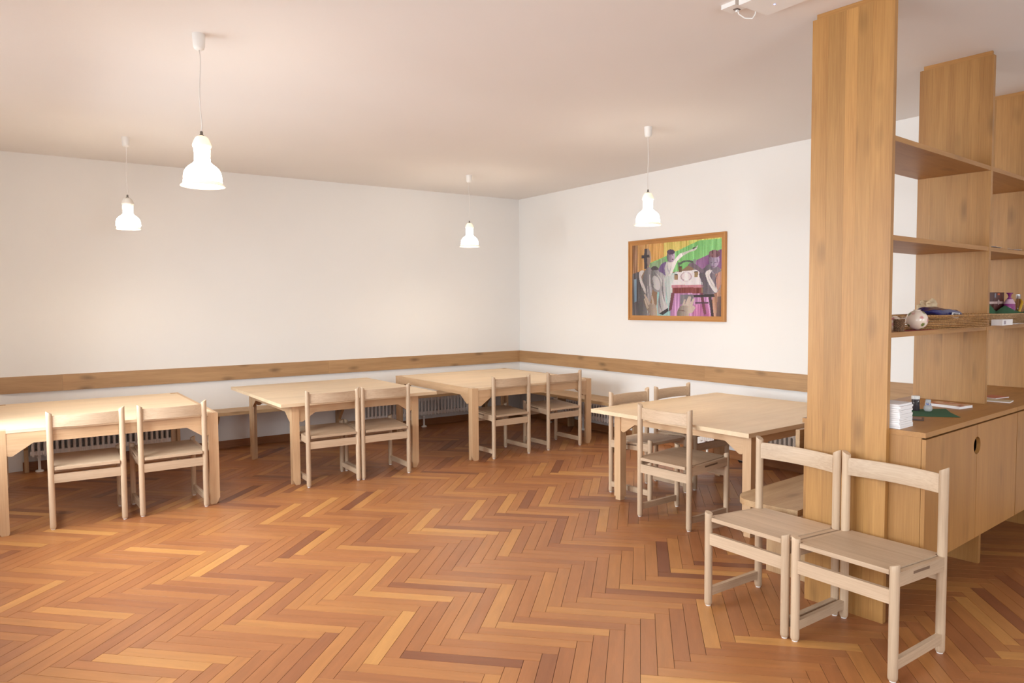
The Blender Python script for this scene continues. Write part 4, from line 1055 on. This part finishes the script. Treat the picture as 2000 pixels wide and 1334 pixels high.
# second bay: light tray with napkins and packages
wicker_tray(U(2.10, 0.165, SZ), UA, 0.36, 0.12, 0.062, M_WKL, 'light wicker tray with green napkins at the right picture edge', 8)
g2 = empty('green_napkin', U(2.10, 0.115, SZ + 0.066), UA); tag(g2, 'crumpled green paper napkins lining the light wicker tray', 'napkin')
def peak(name, cx, w, h, y, seed):
    bm = bmesh.new(); n = 10; rr = random.Random(seed); rows = []
    for k in range(n + 1):
        f = k / n; hh = h * (1 - abs(2 * f - 1) ** 1.3) + 0.006
        rows.append([bm.verts.new((cx - w / 2 + w * f, y - 0.03 + rr.uniform(-0.004, 0.004), -0.012)), bm.verts.new((cx - w / 2 + w * f, y + rr.uniform(-0.006, 0.006), hh * 0.5)), bm.verts.new((cx - w / 2 + w * f, y + 0.035, hh))])
    for A, B in zip(rows, rows[1:]):
        for q in range(2): bm.faces.new((A[q], B[q], B[q + 1], A[q + 1]))
    ex = bmesh.ops.extrude_face_region(bm, geom=bm.faces[:])
    for v in [q for q in ex['geom'] if isinstance(q, bmesh.types.BMVert)]: v.co.y += 0.0015
    obj('fold', to_mesh(bm, name, True), M_GREEN, g2)
peak('fold', -0.27, 0.34, 0.085, 0.02, 1); peak('fold', -0.02, 0.44, 0.05, -0.03, 2); peak('fold', 0.25, 0.30, 0.06, 0.0, 3)
br_ = empty('chocolate_box', U(1.99, 0.165, SZ + 0.066), UA); tag(br_, 'dark brown printed carton standing in the light wicker tray', 'box')
obj('carton', box_c('carton', 0.20, 0.035, 0.15, 0.002), plain('carton_brown', (84, 44, 38), 0.4), br_, (0.04, 0, 0.07))
obj('band', box_c('band', 0.2005, 0.0355, 0.016), plain('carton_band', (196, 168, 162), 0.4), br_, (0.04, 0, 0.075))
obj('emblem', prism_mesh('emblem', [(-0.012, 0.0), (0.012, 0.0), (0.012, -0.032), (0, -0.022), (-0.012, -0.032)], 'Y', -0.0185, -0.0175), plain('emblem_blue', (136, 142, 160), 0.4), br_, (-0.035, 0, 0.138))
obj('orange_print', box_c('orange_print', 0.04, 0.001, 0.012), plain('print_orange', (204, 98, 60), 0.4), br_, (0.03, -0.018, 0.132))
obj('round_print', lathe_mesh('round_print', [(0.001, 0.0), (0.018, 0.0), (0.018, 0.001), (0.001, 0.001)], 20, True, True), plain('print_grey', (170, 150, 146), 0.4), br_, (0.03, -0.0178, 0.078), (PI / 2, 0, 0))
pb = empty('purple_bag', U(2.13, 0.115, SZ + 0.068), UA); tag(pb, 'twisted purple foil gift bag beside the brown carton', 'bag')
M_PUR = plain('foil_purple', (140, 44, 122), 0.25, coat=0.4)
obj('bag', lathe_mesh('bag', [(0.002, 0.0), (0.05, 0.002), (0.060, 0.03), (0.054, 0.065), (0.030, 0.095), (0.012, 0.112), (0.020, 0.128), (0.036, 0.140), (0.002, 0.134)], 22, True, True, 1.0, 0.6), M_PUR, pb)
obj('white_band', lathe_mesh('white_band', [(0.0555, 0.064), (0.0315, 0.0955)], 22, False, False, 1.0, 0.6), plain('print_pink', (214, 176, 200), 0.4), pb)
bt = empty('gift_bottle', U(2.29, 0.11, SZ + 0.068), UA); tag(bt, 'small amber bottle with silver cap and gold ribbon in the tray', 'bottle')
obj('body', lathe_mesh('body', [(0.002, 0.0), (0.030, 0.002), (0.036, 0.02), (0.032, 0.055), (0.016, 0.085), (0.012, 0.10)], 24, True, True), plain('amber_glass', (150, 106, 70), 0.1, trans=0.3), bt)
obj('cap', lathe_mesh('cap', [(0.013, 0.098), (0.0145, 0.10), (0.0145, 0.13), (0.002, 0.132)], 20, True, True), plain('silver_cap', (188, 184, 186), 0.25, 0.8), bt)
bm = bmesh.new(); tube(bm, [(-0.05, -0.02, 0.0), (-0.045, -0.03, 0.04), (-0.02, -0.03, 0.075), (0.0, -0.016, 0.095)], [0.008, 0.009, 0.008, 0.004], 10)
obj('ribbon', to_mesh(bm, 'ribbon', True), plain('ribbon_gold', (206, 162, 40), 0.3), bt)
wb = empty('white_carton', U(1.56, -0.006, SZ + 0.0005), UA); tag(wb, 'small white printed carton before the light wicker tray', 'box')
obj('carton', box_c('carton', 0.19, 0.06, 0.036, 0.002), M_PAPER, wb, (0.03, 0, 0.018))
obj('grey_print', box_c('grey_print', 0.035, 0.001, 0.022), plain('print_violet', (160, 148, 160), 0.5), wb, (-0.02, -0.0302, 0.018))
lf = obj('folded_paper', cloth('folded_paper', [(-0.12, -0.03), (0.12, -0.02), (0.11, 0.04), (-0.10, 0.03)], 0.0005, 0.006, M_PAPER, seed=8), M_PAPER, None, U(1.86, -0.004, SZ), ROT); tag(lf, 'folded white sheet lying in front of the light tray', 'paper')
for u_, v_, rz, lb in ((1.50, 0.05, 0.1, 'curled loose white sheet on the middle shelf next to the upright panel'), (1.86, 0.06, -0.12, 'loose white sheet on the middle shelf at the right picture edge')):
    q = obj('paper_sheet', cloth('paper_sheet', [(-0.09, -0.05), (0.10, -0.05), (0.10, 0.12), (-0.09, 0.12)], 0.0005, 0.010, M_PAPER, 0.0008, 6 + int(u_ * 10)), M_PAPER, None, U(u_, v_, 1.944), (0, 0, UA + rz)); tag(q, lb, 'paper')
